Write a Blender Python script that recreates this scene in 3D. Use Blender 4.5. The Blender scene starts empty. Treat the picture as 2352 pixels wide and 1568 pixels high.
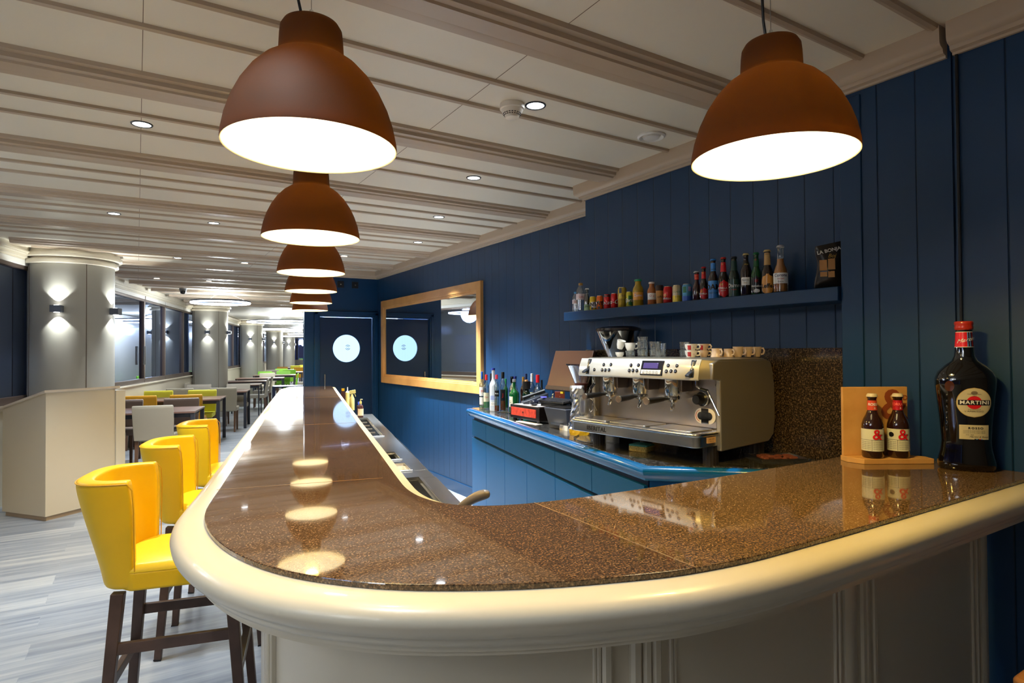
import bpy, bmesh, math, random
from mathutils import Vector, Matrix, Euler
random.seed(7)
C = bpy.context.scene.collection
SC = bpy.context.scene
PI = math.pi
R = math.radians

# ---------------------------------------------------------------- camera, world, exposure
def make_camera():
    yaw, pit, rol = R(31.881), R(.873), R(-.384)
    f = Vector((math.sin(yaw)*math.cos(pit), math.cos(yaw)*math.cos(pit), math.sin(pit)))
    r0 = Vector((math.cos(yaw), -math.sin(yaw), 0)); u0 = r0.cross(f)
    r = r0*math.cos(rol)+u0*math.sin(rol); u = -r0*math.sin(rol)+u0*math.cos(rol)
    m = Matrix((( r.x, u.x, -f.x, 0), (r.y, u.y, -f.y, 0), (r.z, u.z, -f.z, 1.5), (0, 0, 0, 1)))
    cd = bpy.data.cameras.new('camera'); cd.sensor_width = 36; cd.lens = 1385.45/2352*36
    cd.clip_start = .02; cd.clip_end = 300
    o = bpy.data.objects.new('camera', cd); C.objects.link(o); o.matrix_world = m
    SC.camera = o
make_camera()
W = bpy.data.worlds.new('night'); SC.world = W; W.use_nodes = True
W.node_tree.nodes['Background'].inputs[0].default_value = (.04, .10, .28, 1)
W.node_tree.nodes['Background'].inputs[1].default_value = .5
SC.view_settings.view_transform = 'Standard'; SC.view_settings.look = 'None'
SC.view_settings.gamma = 1; SC.view_settings.use_curve_mapping = False
SC.view_settings.exposure = 0.72
PENDANT_COL = (1.0, .63, .09); PENDANT_W = 46
COOL = (.86, .95, 1.0); SPOT_W = 105; WARMW = (1.0, .88, .72)
RING_E = 14; SCONCE_W = 16; RING_W = 34

# bar direction frame: s along the bar and the dining wing, t to its right
TH = R(13.4); BS = Vector((math.sin(TH), math.cos(TH))); BT = Vector((math.cos(TH), -math.sin(TH)))
def W2(s, t, z=0): return Vector((BS.x*s+BT.x*t, BS.y*s+BT.y*t, z))

# ---------------------------------------------------------------- materials
MATS = {}
def srgb(r, g, b):
    f = lambda c: (c/255/12.92) if c <= 10 else ((c/255+.055)/1.055)**2.4
    return (f(r), f(g), f(b), 1)
def mat(name, col=(128, 128, 128), rough=.5, metal=0, coat=0, emit=None, es=0, trans=0, ior=1.45, bump=None, noise=None, aniso=0, spec=.5):
    if name in MATS: return MATS[name]
    m = bpy.data.materials.new(name); m.use_nodes = True; nt = m.node_tree; b = nt.nodes['Principled BSDF']
    b.inputs['Base Color'].default_value = srgb(*col); b.inputs['Roughness'].default_value = rough
    b.inputs['Metallic'].default_value = metal; b.inputs['Coat Weight'].default_value = coat
    b.inputs['Coat Roughness'].default_value = .06; b.inputs['IOR'].default_value = ior
    b.inputs['Specular IOR Level'].default_value = spec
    b.inputs['Transmission Weight'].default_value = trans
    if emit: b.inputs['Emission Color'].default_value = srgb(*emit); b.inputs['Emission Strength'].default_value = es
    if bump or noise:
        tc = nt.nodes.new('ShaderNodeTexCoord')
        n = nt.nodes.new('ShaderNodeTexNoise'); n.inputs['Scale'].default_value = (bump or noise)[0]; n.inputs['Detail'].default_value = 3
        nt.links.new(tc.outputs['Object'], n.inputs['Vector'])
        if bump:
            bp = nt.nodes.new('ShaderNodeBump'); bp.inputs['Strength'].default_value = bump[1]; bp.inputs['Distance'].default_value = .01
            nt.links.new(n.outputs[0], bp.inputs['Height']); nt.links.new(bp.outputs[0], b.inputs['Normal'])
        if noise:
            mx = nt.nodes.new('ShaderNodeMix'); mx.data_type = 'RGBA'
            mx.inputs[6].default_value = srgb(*col); mx.inputs[7].default_value = srgb(*noise[1])
            cr = nt.nodes.new('ShaderNodeMapRange'); cr.inputs[1].default_value = .4; cr.inputs[2].default_value = .65
            nt.links.new(n.outputs[0], cr.inputs[0]); nt.links.new(cr.outputs[0], mx.inputs[0]); nt.links.new(mx.outputs[2], b.inputs['Base Color'])
    MATS[name] = m; return m
def thin_glass(name, tint=(255, 255, 255), refl=.10, rough=.02, haze=0, gl=(255, 255, 255)):
    """single-wall glass: tinted transparency under a fresnel gloss"""
    if name in MATS: return MATS[name]
    m = bpy.data.materials.new(name); m.use_nodes = True; nt = m.node_tree; nt.nodes.clear()
    o = nt.nodes.new('ShaderNodeOutputMaterial'); t = nt.nodes.new('ShaderNodeBsdfTransparent'); g = nt.nodes.new('ShaderNodeBsdfGlossy')
    t.inputs[0].default_value = srgb(*tint); g.inputs['Roughness'].default_value = rough; g.inputs[0].default_value = srgb(*gl)
    lw = nt.nodes.new('ShaderNodeLayerWeight'); lw.inputs[0].default_value = .25
    ma = nt.nodes.new('ShaderNodeMath'); ma.operation = 'MULTIPLY_ADD'; ma.inputs[1].default_value = .75; ma.inputs[2].default_value = refl; ma.use_clamp = True
    mx = nt.nodes.new('ShaderNodeMixShader')
    nt.links.new(lw.outputs['Fresnel'], ma.inputs[0]); nt.links.new(ma.outputs[0], mx.inputs[0])
    nt.links.new(t.outputs[0], mx.inputs[1]); nt.links.new(g.outputs[0], mx.inputs[2])
    if haze:
        d = nt.nodes.new('ShaderNodeBsdfDiffuse'); d.inputs[0].default_value = srgb(235, 240, 245)
        m2 = nt.nodes.new('ShaderNodeMixShader'); m2.inputs[0].default_value = haze
        nt.links.new(mx.outputs[0], m2.inputs[1]); nt.links.new(d.outputs[0], m2.inputs[2]); mx = m2
    nt.links.new(mx.outputs[0], o.inputs[0]); MATS[name] = m; return m
def granite(name, cols, scale, rough=.06, coat=.6):
    m = bpy.data.materials.new(name); m.use_nodes = True; nt = m.node_tree; b = nt.nodes['Principled BSDF']
    tc = nt.nodes.new('ShaderNodeTexCoord')
    n = nt.nodes.new('ShaderNodeTexNoise'); n.inputs['Scale'].default_value = scale; n.inputs['Detail'].default_value = 4; n.inputs['Roughness'].default_value = .7
    v = nt.nodes.new('ShaderNodeTexVoronoi'); v.inputs['Scale'].default_value = scale*.8
    cr = nt.nodes.new('ShaderNodeValToRGB'); e = cr.color_ramp.elements
    e[0].position = .36; e[0].color = srgb(*cols[0]); e[1].position = .68; e[1].color = srgb(*cols[2])
    k = e.new(.52); k.color = srgb(*cols[1])
    mx = nt.nodes.new('ShaderNodeMath'); mx.operation = 'MULTIPLY_ADD'; mx.inputs[1].default_value = .10
    L = nt.links.new
    L(tc.outputs['Object'], n.inputs['Vector']); L(tc.outputs['Object'], v.inputs['Vector'])
    sep = nt.nodes.new('ShaderNodeSeparateColor'); L(v.outputs['Color'], sep.inputs[0]); L(sep.outputs[0], mx.inputs[0])
    sb = nt.nodes.new('ShaderNodeMath'); sb.operation = 'SUBTRACT'; sb.inputs[1].default_value = .05; L(n.outputs[0], sb.inputs[0]); L(sb.outputs[0], mx.inputs[2])
    L(mx.outputs[0], cr.inputs[0]); L(cr.outputs[0], b.inputs['Base Color'])
    b.inputs['Roughness'].default_value = rough; b.inputs['Coat Weight'].default_value = coat; b.inputs['Coat Roughness'].default_value = .015
    MATS[name] = m; return m
def plank_floor():
    m = bpy.data.materials.new('plank_floor'); m.use_nodes = True; nt = m.node_tree; b = nt.nodes['Principled BSDF']; L = nt.links.new
    tc = nt.nodes.new('ShaderNodeTexCoord')
    br = nt.nodes.new('ShaderNodeTexBrick'); br.inputs['Scale'].default_value = 1; br.inputs['Brick Width'].default_value = 1.25; br.inputs['Row Height'].default_value = .19
    br.inputs['Mortar Size'].default_value = .0012; br.offset = .37; br.inputs['Mortar Smooth'].default_value = 0
    br.inputs['Color1'].default_value = (0, 0, 0, 1); br.inputs['Color2'].default_value = (1, 1, 1, 1); br.inputs['Mortar'].default_value = (.35, .35, .35, 1); br.inputs['Bias'].default_value = 0
    L(tc.outputs['Object'], br.inputs['Vector'])
    mp = nt.nodes.new('ShaderNodeMapping'); mp.inputs['Scale'].default_value = (.8, 11, 1); L(tc.outputs['Object'], mp.inputs['Vector'])
    ad = nt.nodes.new('ShaderNodeVectorMath'); ad.operation = 'MULTIPLY_ADD'; ad.inputs[1].default_value = (7, 7, 7); L(br.outputs['Color'], ad.inputs[0]); L(mp.outputs[0], ad.inputs[2])
    n = nt.nodes.new('ShaderNodeTexNoise'); n.inputs['Scale'].default_value = 1.6; n.inputs['Detail'].default_value = 6; n.inputs['Roughness'].default_value = .62; L(ad.outputs[0], n.inputs['Vector'])
    m1 = nt.nodes.new('ShaderNodeMath'); m1.operation = 'MULTIPLY_ADD'; m1.inputs[1].default_value = .30; L(br.outputs['Color'], m1.inputs[0]); L(n.outputs[0], m1.inputs[2])
    cr = nt.nodes.new('ShaderNodeValToRGB'); e = cr.color_ramp.elements
    e[0].position = .38; e[0].color = srgb(112, 120, 134); e[1].position = .9; e[1].color = srgb(180, 182, 184); k = e.new(.62); k.color = srgb(146, 152, 162)
    L(m1.outputs[0], cr.inputs[0]); L(cr.outputs[0], b.inputs['Base Color']); b.inputs['Roughness'].default_value = .38
    MATS['plank_floor'] = m; return m
def groove_paint(name, col, axis, pitch, rough=.42):
    """painted boarding: fine vertical grooves repeated along one axis"""
    m = bpy.data.materials.new(name); m.use_nodes = True; nt = m.node_tree; b = nt.nodes['Principled BSDF']; L = nt.links.new
    tc = nt.nodes.new('ShaderNodeTexCoord'); sp = nt.nodes.new('ShaderNodeSeparateXYZ'); L(tc.outputs['Object'], sp.inputs[0])
    md = nt.nodes.new('ShaderNodeMath'); md.operation = 'PINGPONG'; md.inputs[1].default_value = pitch/2; L(sp.outputs[axis], md.inputs[0])
    mr = nt.nodes.new('ShaderNodeMapRange'); mr.inputs[1].default_value = 0; mr.inputs[2].default_value = .0035; L(md.outputs[0], mr.inputs[0])
    mx = nt.nodes.new('ShaderNodeMix'); mx.data_type = 'RGBA'; c = srgb(*col); mx.inputs[6].default_value = (c[0]*.35, c[1]*.35, c[2]*.35, 1); mx.inputs[7].default_value = c
    L(mr.outputs[0], mx.inputs[0]); L(mx.outputs[2], b.inputs['Base Color'])
    bp = nt.nodes.new('ShaderNodeBump'); bp.inputs['Distance'].default_value = .004; bp.inputs['Strength'].default_value = .8; L(mr.outputs[0], bp.inputs['Height']); L(bp.outputs[0], b.inputs['Normal'])
    b.inputs['Roughness'].default_value = rough; MATS[name] = m; return m
def emis(name, col, s):
    if name in MATS: return MATS[name]
    m = bpy.data.materials.new(name); m.use_nodes = True; nt = m.node_tree; nt.nodes.clear()
    o = nt.nodes.new('ShaderNodeOutputMaterial'); e = nt.nodes.new('ShaderNodeEmission'); e.inputs[0].default_value = (*col[:3], 1); e.inputs[1].default_value = s
    nt.links.new(e.outputs[0], o.inputs[0]); MATS[name] = m; return m

M_CREAM = mat('cream_paint', (214, 205, 186), .34, coat=.25)
M_CEIL = mat('ceiling_paint', (226, 218, 202), .4, bump=(3, .05))
M_CEILT = mat('ceiling_trim_paint', (184, 165, 144), .35)
BLUE = (8, 52, 90)
M_BLUE = groove_paint('blue_boarding', BLUE, 1, .135)
M_BLUEP = mat('blue_paint', BLUE, .35)
M_BLUEC = mat('blue_cabinet_paint', (0, 82, 136), .42, spec=.3)
M_BLUEE = mat('blue_gloss_edge', (6, 92, 156), .2, coat=.6)
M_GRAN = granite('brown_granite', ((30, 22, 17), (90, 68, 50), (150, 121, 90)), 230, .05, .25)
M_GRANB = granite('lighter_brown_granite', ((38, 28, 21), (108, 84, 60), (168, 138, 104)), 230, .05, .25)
M_GRAN2 = granite('dark_granite', ((26, 24, 24), (58, 56, 56), (130, 128, 126)), 150, .12, .3)
M_FLOOR = plank_floor()
M_STEEL = mat('brushed_steel', (204, 204, 204), .24, 1)
M_CHROME = mat('polished_steel', (225, 225, 225), .09, 1)
M_BLACK = mat('black_plastic', (22, 22, 24), .35)
M_BLACKG = mat('black_gloss', (12, 12, 14), .08, coat=.6)
M_WHITE = mat('white_china', (238, 232, 222), .18, coat=.4)
M_DKWOOD = mat('dark_stained_wood', (86, 66, 58), .38, noise=(9, (70, 53, 47)))
M_YEL = mat('yellow_leather', (232, 190, 14), .40, bump=(220, .015))
M_GOLDW = mat('golden_frame_wood', (196, 146, 86), .36, noise=(5, (184, 134, 76)))
M_GLASS = thin_glass('clear_glass', (246, 250, 250), .10)
def glow_through(name, diff, trans, fac, rough=.7):
    m = bpy.data.materials.new(name); m.use_nodes = True; nt = m.node_tree; nt.nodes.clear()
    o = nt.nodes.new('ShaderNodeOutputMaterial'); d = nt.nodes.new('ShaderNodeBsdfPrincipled'); t = nt.nodes.new('ShaderNodeBsdfTranslucent'); x = nt.nodes.new('ShaderNodeMixShader')
    d.inputs['Base Color'].default_value = srgb(*diff); d.inputs['Roughness'].default_value = rough; d.inputs['Specular IOR Level'].default_value = .08; t.inputs[0].default_value = srgb(*trans); x.inputs[0].default_value = fac
    nt.links.new(d.outputs[0], x.inputs[1]); nt.links.new(t.outputs[0], x.inputs[2]); nt.links.new(x.outputs[0], o.inputs[0]); MATS[name] = m; return m
M_SHADE = glow_through('brown_lamp_shade', (46, 34, 27), (240, 140, 36), .07)  # shade and liner made translucent to imitate the orange glare round the lamps
M_LINER = glow_through('white_lamp_liner', (250, 246, 234), (255, 240, 215), .2)

# ---------------------------------------------------------------- geometry helpers
class MB:
    def __init__(s): s.v = []; s.f = []
    def add(s, vs, fs):
        k = len(s.v); s.v += [tuple(p) for p in vs]; s.f += [tuple(i+k for i in f) for f in fs]; return s
    def box(s, x0, y0, z0, x1, y1, z1):
        return s.add([(x0,y0,z0),(x1,y0,z0),(x1,y1,z0),(x0,y1,z0),(x0,y0,z1),(x1,y0,z1),(x1,y1,z1),(x0,y1,z1)],
                     [(0,3,2,1),(4,5,6,7),(0,1,5,4),(1,2,6,5),(2,3,7,6),(3,0,4,7)])
    def bar(s, a, b, w, h, up=(0,0,1)):
        a = Vector(a); b = Vector(b); d = (b-a).normalized(); up = Vector(up)
        if abs(d.dot(up)) > .98: up = Vector((0,1,0))
        x = d.cross(up).normalized(); y = x.cross(d).normalized(); vs = []
        if not isinstance(w, tuple): w = (w, w)
        if not isinstance(h, tuple): h = (h, h)
        for p, ww, hh in ((a, w[0], h[0]), (b, w[1], h[1])):
            for i, j in ((-1,-1),(1,-1),(1,1),(-1,1)): vs.append(p+x*i*ww/2+y*j*hh/2)
        return s.add(vs, [(0,1,2,3),(7,6,5,4),(0,4,5,1),(1,5,6,2),(2,6,7,3),(3,7,4,0)])
    def tube(s, pts, r, n=10, cap=True):
        pts = [Vector(p) for p in pts]; rs = r if isinstance(r, (list, tuple)) else [r]*len(pts); vs = []; fs = []; px = None
        for i, p in enumerate(pts):
            d = ((pts[min(i+1, len(pts)-1)]-pts[max(i-1, 0)])).normalized()
            if px is None: px = d.orthogonal().normalized()
            px = (px-d*px.dot(d)).normalized(); py = d.cross(px)
            for k in range(n):
                a = 2*PI*k/n; vs.append(p+px*math.cos(a)*rs[i]+py*math.sin(a)*rs[i])
        for i in range(len(pts)-1):
            for k in range(n): a = i*n+k; b = i*n+(k+1)%n; fs.append((a, b, b+n, a+n))
        if cap: fs.append(tuple(range(n))[::-1]); fs.append(tuple((len(pts)-1)*n+k for k in range(n)))
        return s.add(vs, fs)
    def lathe(s, prof, n=32, c=(0,0,0), sx=1, sy=1, a0=0, a1=2*PI):
        full = abs(a1-a0-2*PI) < 1e-6; m = n if full else n+1; vs = []; fs = []
        for r, z in prof:
            for k in range(m):
                a = a0+(a1-a0)*k/n; vs.append((c[0]+r*math.cos(a)*sx, c[1]+r*math.sin(a)*sy, c[2]+z))
        for i in range(len(prof)-1):
            for k in range(n):
                k2 = (k+1) % m; a = i*m+k; b = i*m+k2; fs.append((a, b, b+m, a+m))
        return s.add(vs, fs)
    def prism(s, poly, z0, z1):
        n = len(poly); vs = [(p[0], p[1], z0) for p in poly]+[(p[0], p[1], z1) for p in poly]
        return s.add(vs, [tuple(range(n))[::-1], tuple(range(n, 2*n))]+[(i, (i+1) % n, (i+1) % n+n, i+n) for i in range(n)])
    def grid(s, rows, closed=False):
        m = len(rows[0]); vs = [p for r in rows for p in r]; fs = []
        for i in range(len(rows)-1):
            for k in range(m if closed else m-1):
                k2 = (k+1) % m; fs.append((i*m+k, i*m+k2, (i+1)*m+k2, (i+1)*m+k))
        return s.add(vs, fs)
    def ball(s, c, r, n=16, sz=(1,1,1)):
        rows = []
        for i in range(n//2+1):
            t = PI*i/(n//2); rows.append([(c[0]+r*sz[0]*math.sin(t)*math.cos(2*PI*k/n), c[1]+r*sz[1]*math.sin(t)*math.sin(2*PI*k/n), c[2]+r*sz[2]*math.cos(t)) for k in range(n)])
        return s.grid(rows, True)
    def xf(s, m): s.v = [tuple(m @ Vector(p)) for p in s.v]; return s
    def build(s, name, m, parent=None, smooth=True, bevel=0, seg=2, sub=0, angle=35, solid=0):
        me = bpy.data.meshes.new(name); me.from_pydata(s.v, [], s.f); me.update()
        bm = bmesh.new(); bm.from_mesh(me); bmesh.ops.remove_doubles(bm, verts=bm.verts, dist=1e-6); bmesh.ops.recalc_face_normals(bm, faces=bm.faces); bm.to_mesh(me); bm.free()
        if smooth:
            me.polygons.foreach_set('use_smooth', [True]*len(me.polygons)); me.set_sharp_from_angle(angle=R(angle))
        o = bpy.data.objects.new(name, me); C.objects.link(o)
        if isinstance(m, str): m = MATS[m]
        me.materials.append(m)
        if parent: o.parent = parent
        if solid: q = o.modifiers.new('solid', 'SOLIDIFY'); q.thickness = solid; q.offset = 0
        if bevel: q = o.modifiers.new('bevel', 'BEVEL'); q.width = bevel; q.segments = seg; q.limit_method = 'ANGLE'; q.angle_limit = R(30)
        if sub: q = o.modifiers.new('sub', 'SUBSURF'); q.levels = sub; q.render_levels = sub
        return o
def props(o, label=None, cat=None, group=None, kind=None):
    for k, v in (('label', label), ('category', cat), ('group', group), ('kind', kind)):
        if v: o[k] = v
    return o
def thing(name, label, cat, loc=(0,0,0), rz=0, group=None):
    o = bpy.data.objects.new(name, None); C.objects.link(o); o.location = loc; o.rotation_euler = (0, 0, rz); o.empty_display_size = .1
    return props(o, label, cat, group)
def struct(name, mb, m, **k): return props(mb.build(name, m, **k), kind='structure')
def kids(o): return [c for c in C.objects if c.parent == o]
def dup(o, loc=None, rz=None, label=None, group=None, parent=None, _map={}):
    c = o.copy(); C.objects.link(c)
    if parent: c.parent = parent
    for ch in list(o.children): dup(ch, parent=c)
    if loc is not None: c.location = loc
    if rz is not None: c.rotation_euler = (0, 0, rz)
    if label: c['label'] = label
    if group: c['group'] = group
    return c
def light(name, kind, loc, energy, col, parent=None, **k):
    l = bpy.data.lights.new(name, kind); l.energy = energy; l.color = col
    for a, b in k.items():
        if a != 'rot': setattr(l, a, b)
    o = bpy.data.objects.new(name, l); C.objects.link(o); o.location = loc
    if 'rot' in k: o.rotation_euler = k['rot']
    if parent: o.parent = parent
    return o
TXT = {}
def text_geo(s, size, shear=0, bold=0, spacing=1):
    if bold > .004: bold = bold*size*2.6
    key = (s, size, shear, bold, spacing)
    if key in TXT: return TXT[key]
    cu = bpy.data.curves.new('t', 'FONT'); cu.body = s; cu.size = size; cu.align_x = 'CENTER'; cu.align_y = 'CENTER'; cu.shear = shear; cu.offset = bold; cu.resolution_u = 3; cu.space_character = spacing
    o = bpy.data.objects.new('t', cu); C.objects.link(o)
    dg = bpy.context.evaluated_depsgraph_get(); me = bpy.data.meshes.new_from_object(o.evaluated_get(dg))
    g = ([tuple(v.co) for v in me.vertices], [tuple(p.vertices) for p in me.polygons])
    bpy.data.objects.remove(o); bpy.data.curves.remove(cu); bpy.data.meshes.remove(me); TXT[key] = g; return g
def text_wrap(s, size, r, z, ang, up=None, **k):
    """lettering bent round a cylinder of radius r at height z, facing angle ang; reads left to right from outside"""
    v, f = text_geo(s, size, **k); mb = MB()
    mb.add([((r)*math.cos(ang+x/r), (r)*math.sin(ang+x/r), z+y) for x, y, _ in v], f); return mb
def text_flat(s, size, M, **k):
    v, f = text_geo(s, size, **k); return MB().add([tuple(M @ Vector((x, y, 0))) for x, y, _ in v], f)
def face_m(loc, ang, tilt=0, roll=0):
    """matrix putting text's plane upright at loc, facing direction ang (radians, world xy)"""
    return Matrix.Translation(loc) @ Matrix.Rotation(ang+PI/2, 4, 'Z') @ Matrix.Rotation(PI/2-tilt, 4, 'X') @ Matrix.Rotation(roll, 4, 'Z')
# ---------------------------------------------------------------- room shell
X1, X2, X3 = 2.885, 2.585, 2.415      # the three planes of the blue wall, far to near
ZC = 2.62; YF = 8.22
def window_t(s): return -2.86+.032*(s-8)
def window_xy(s): return W2(s, window_t(s))
struct('floor', MB().box(-14, -3.2, -.06, 16, 50, 0), M_FLOOR, smooth=False)
struct('ceiling', MB().box(-14, -3.2, ZC, 16, 14.95, ZC+.1), M_CEIL, smooth=False)
far_c = MB(); far_c.box(-14, 14.95, ZC+.02, 16, 50, ZC+.12); struct('ceiling', far_c, M_CEIL, smooth=False)

struct('wall_right', MB().box(X1, 3.2, 0, X1+.1, YF+.1, ZC), M_BLUE, smooth=False)
struct('wall_right_niche', MB().box(X2, 1.36, 0, X1+.1, 3.2, ZC), M_BLUE, smooth=False)
w3 = MB(); w3.box(X3, .965, 0, X1, 1.36, ZC); w3.box(X3+.012, .957, 0, X1, .965, ZC); w3.box(X3, -3.1, 0, X1, .957, ZC)
struct('wall_right_near', w3, M_BLUE, smooth=False)
struct('trim_100', MB().box(X3-.006, 1.275, 1.1, X3+.002, 1.36, 2.5), M_BLUEP, bevel=.003)   # corner batten of the niche
struct('trim_101', MB().tube([(X3-.006, .945, 1.1), (X3-.006, .945, 2.52)], .005, 8), M_BLACK)
# far wall with the door opening
DX0, DX1, DZ = 2.084, 2.805, 1.975
fw = MB(); fw.box(1.88, YF, 0, DX0-.001, YF+.06, ZC); fw.box(DX1+.003, YF, 0, X1+.1, YF+.06, ZC); fw.box(DX0-.001, YF, DZ+.001, DX1+.003, YF+.06, ZC)
struct('wall_far', fw, M_BLUEP, smooth=False)
struct('wall_far_return', MB().prism([(1.89, YF+.12), (2.02, YF+.12), (2.32, YF+1.2), (2.2, YF+1.2)], 0, ZC), M_BLUEP, smooth=False)
struct('wall_room_behind_door', MB().box(2.4, YF+1.2, 0, 4.2, YF+1.25, ZC), mat('tiled_white', (200, 215, 235), .3), smooth=False)
struct('wall_near', MB().box(-5, -3.2, 0, X1+.1, -3.1, ZC), mat('warm_wall', (150, 135, 115), .6), smooth=False)
p = W2(9.2, .12); q = W2(46, .3)
struct('wall_wing_right', MB().bar((p.x, p.y, ZC/2), (q.x, q.y, ZC/2), .1, ZC), M_CREAM, smooth=False)
a, b_ = W2(45, -9), W2(45, 3)
struct('wall_end', MB().bar((a.x, a.y, .48), (b_.x, b_.y, .48), .15, .96).bar((a.x, a.y, 2.56), (b_.x, b_.y, 2.56), .15, .2), M_CREAM, smooth=False)

# door frame, door with round window
df = MB()
for w, y, t in ((.07, .018, 0), (.045, .028, .02)):
    df.box(DX0-.01-w-t, YF-y, 0, DX0-.01-t, YF, DZ+w+t); df.box(DX1+.01+t, YF-y, 0, min(DX1+.01+w+t, X1-.002), YF, DZ+w+t); df.box(DX0-.01-w-t, YF-y, DZ+.01+t, min(DX1+.01+w+t, X1-.002), YF, DZ+.01+w+t)
struct('trim_102', df, M_BLUEP, bevel=.003)
door = thing('door_1', 'dark navy swing door with round lit window at the far end of the bar', 'door', (DX0+.003, YF+.012, 0)); door['kind'] = 'structure'
cx, cz, cr = 2.445-(DX0+.003), 1.546, .188
dm = MB(); W_, H_ = DX1-DX0-.008, DZ-.007; N = 48
ring = [(cx+cr*math.cos(2*PI*k/N), cz+cr*math.sin(2*PI*k/N)) for k in range(N)]
def sqp(a):
    c, s_ = math.cos(a), math.sin(a); t = min((W_-cx)/c if c > 1e-6 else 1e9, -cx/c if c < -1e-6 else 1e9, (H_-cz)/s_ if s_ > 1e-6 else 1e9, -cz/s_ if s_ < -1e-6 else 1e9); return (cx+t*c, cz+t*s_)
angs = sorted([2*PI*k/N for k in range(N)]+[math.atan2(zz-cz, xx-cx) % (2*PI) for xx in (0, W_) for zz in (0, H_)])
for y in (0, .04):
    rows = [[(cx+cr*math.cos(a), y, cz+cr*math.sin(a)) for a in angs], [(sqp(a)[0], y, sqp(a)[1]) for a in angs]]; dm.grid(rows, True)
dm.grid([[(cx+cr*math.cos(a), 0, cz+cr*math.sin(a)) for a in angs], [(cx+cr*math.cos(a), .04, cz+cr*math.sin(a)) for a in angs]], True)
dm.grid([[(sqp(a)[0], 0, sqp(a)[1]) for a in angs], [(sqp(a)[0], .04, sqp(a)[1]) for a in angs]], True)
dm.build('door_leaf', mat('door_navy', (20, 44, 76), .35), door, smooth=False)
MB().lathe([(cr, -.006), (cr+.012, -.006), (cr+.012, .002), (cr, .002)], 48).xf(Matrix.Translation((cx, 0, cz)) @ Matrix.Rotation(PI/2, 4, 'X')).build('porthole_ring', M_BLUEP, door)
# ribbed pane, the room's brightness put in as its own emission
def porthole_mat():
    m = emis('ribbed_glow_pane', (.42, .66, 1.0), 1.25); nt = m.node_tree; e = [n for n in nt.nodes if n.type == 'EMISSION'][0]
    tc = nt.nodes.new('ShaderNodeTexCoord'); sp = nt.nodes.new('ShaderNodeSeparateXYZ'); nt.links.new(tc.outputs['Object'], sp.inputs[0])
    pp = nt.nodes.new('ShaderNodeMath'); pp.operation = 'PINGPONG'; pp.inputs[1].default_value = .009; nt.links.new(sp.outputs[0], pp.inputs[0])
    mr = nt.nodes.new('ShaderNodeMapRange'); mr.inputs[1].default_value = 0; mr.inputs[2].default_value = .006; mr.inputs[3].default_value = .95; mr.inputs[4].default_value = 1.35
    nt.links.new(pp.outputs[0], mr.inputs[0]); nt.links.new(mr.outputs[0], e.inputs[1]); return m
MB().lathe([(0, .0), (cr+.003, 0), (cr+.003, .006), (0, .006)], 48).xf(Matrix.Translation((cx, .02, cz)) @ Matrix.Rotation(PI/2, 4, 'X')).build('round_pane', porthole_mat(), door)
pic = MB()
for r0, r1 in ((.03, .036), (.014, .02)): pic.lathe([(r0, 0), (r1, 0)], 20, a0=.4, a1=2.6).lathe([(r0, 0), (r1, 0)], 20, a0=3.5, a1=5.9)
pic.xf(Matrix.Translation((cx+.02, .0125, cz+.015)) @ Matrix.Rotation(PI/2, 4, 'X')).build('pane_sticker', mat('sticker_ink', (40, 60, 110), .5), door)
MB().tube([(.06, -.012, 1.0), (.06, -.012, 1.2)], .008, 8).build('door_handle', M_STEEL, door)
# light leaking round the door: the lit room behind
light('room_behind_door_light', 'POINT', (2.6, YF+.6, 2.2), 60, (.42, .6, 1.0), shadow_soft_size=.15)
for i, (x, lab) in enumerate(((2.36, 'left'), (2.56, 'right'))):
    t = thing('wall_switch', 'small dark square wall box, the %s one of two above the navy door' % lab, 'wall box', (x, YF-.012, 2.42), 0, 'two wall boxes above the door')
    MB().box(-.045, 0, -.045, .045, .012, .045).build('plate', mat('dark_plate', (24, 26, 34), .4), t, bevel=.003); MB().lathe([(0, 0), (.008, 0), (.008, .004)], 12).xf(Matrix.Translation((0, -.003, 0)) @ Matrix.Rotation(PI/2, 4, 'X')).build('button', M_STEEL, t)

# cornices: profile (out from wall, z) swept along the wall line
CPROF = [(0, 2.515), (.012, 2.515), (.014, 2.523), (.03, 2.527), (.034, 2.537), (.034, 2.541), (.05, 2.548), (.056, 2.556), (.058, 2.565), (.06, ZC)]
def cornice(name, pts, closed=False):
    """pts: wall line, room on its left"""
    rows = []
    for off, z in CPROF:
        row = []
        for i, p in enumerate(pts):
            a = Vector(pts[max(i-1, 0)]); b = Vector(p); c = Vector(pts[min(i+1, len(pts)-1)])
            d0 = (b-a).normalized() if i else (c-b).normalized(); d1 = (c-b).normalized() if i < len(pts)-1 else d0
            n0 = Vector((-d0.y, d0.x)); n1 = Vector((-d1.y, d1.x)); n = (n0+n1).normalized(); k = 1/max(.3, n.dot(n0))
            q = b+n*off*k; row.append((q.x, q.y, z))
        rows.append(row)
    mb = MB().grid(rows)
    for e in (0, -1): mb.add([r[e] for r in rows]+[(pts[e][0], pts[e][1], ZC)], [tuple(range(len(rows)+1))])
    return struct(name, mb, M_CEILT, angle=30)
cornice('trim_1', [(X3, -3.1), (X3, .955)])
cornice('trim_2', [(X3, .975), (X3, 1.36), (X2, 1.36), (X2, 3.2), (X1, 3.2), (X1, YF), (1.88, YF), (1.89, YF+.1)])
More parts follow.
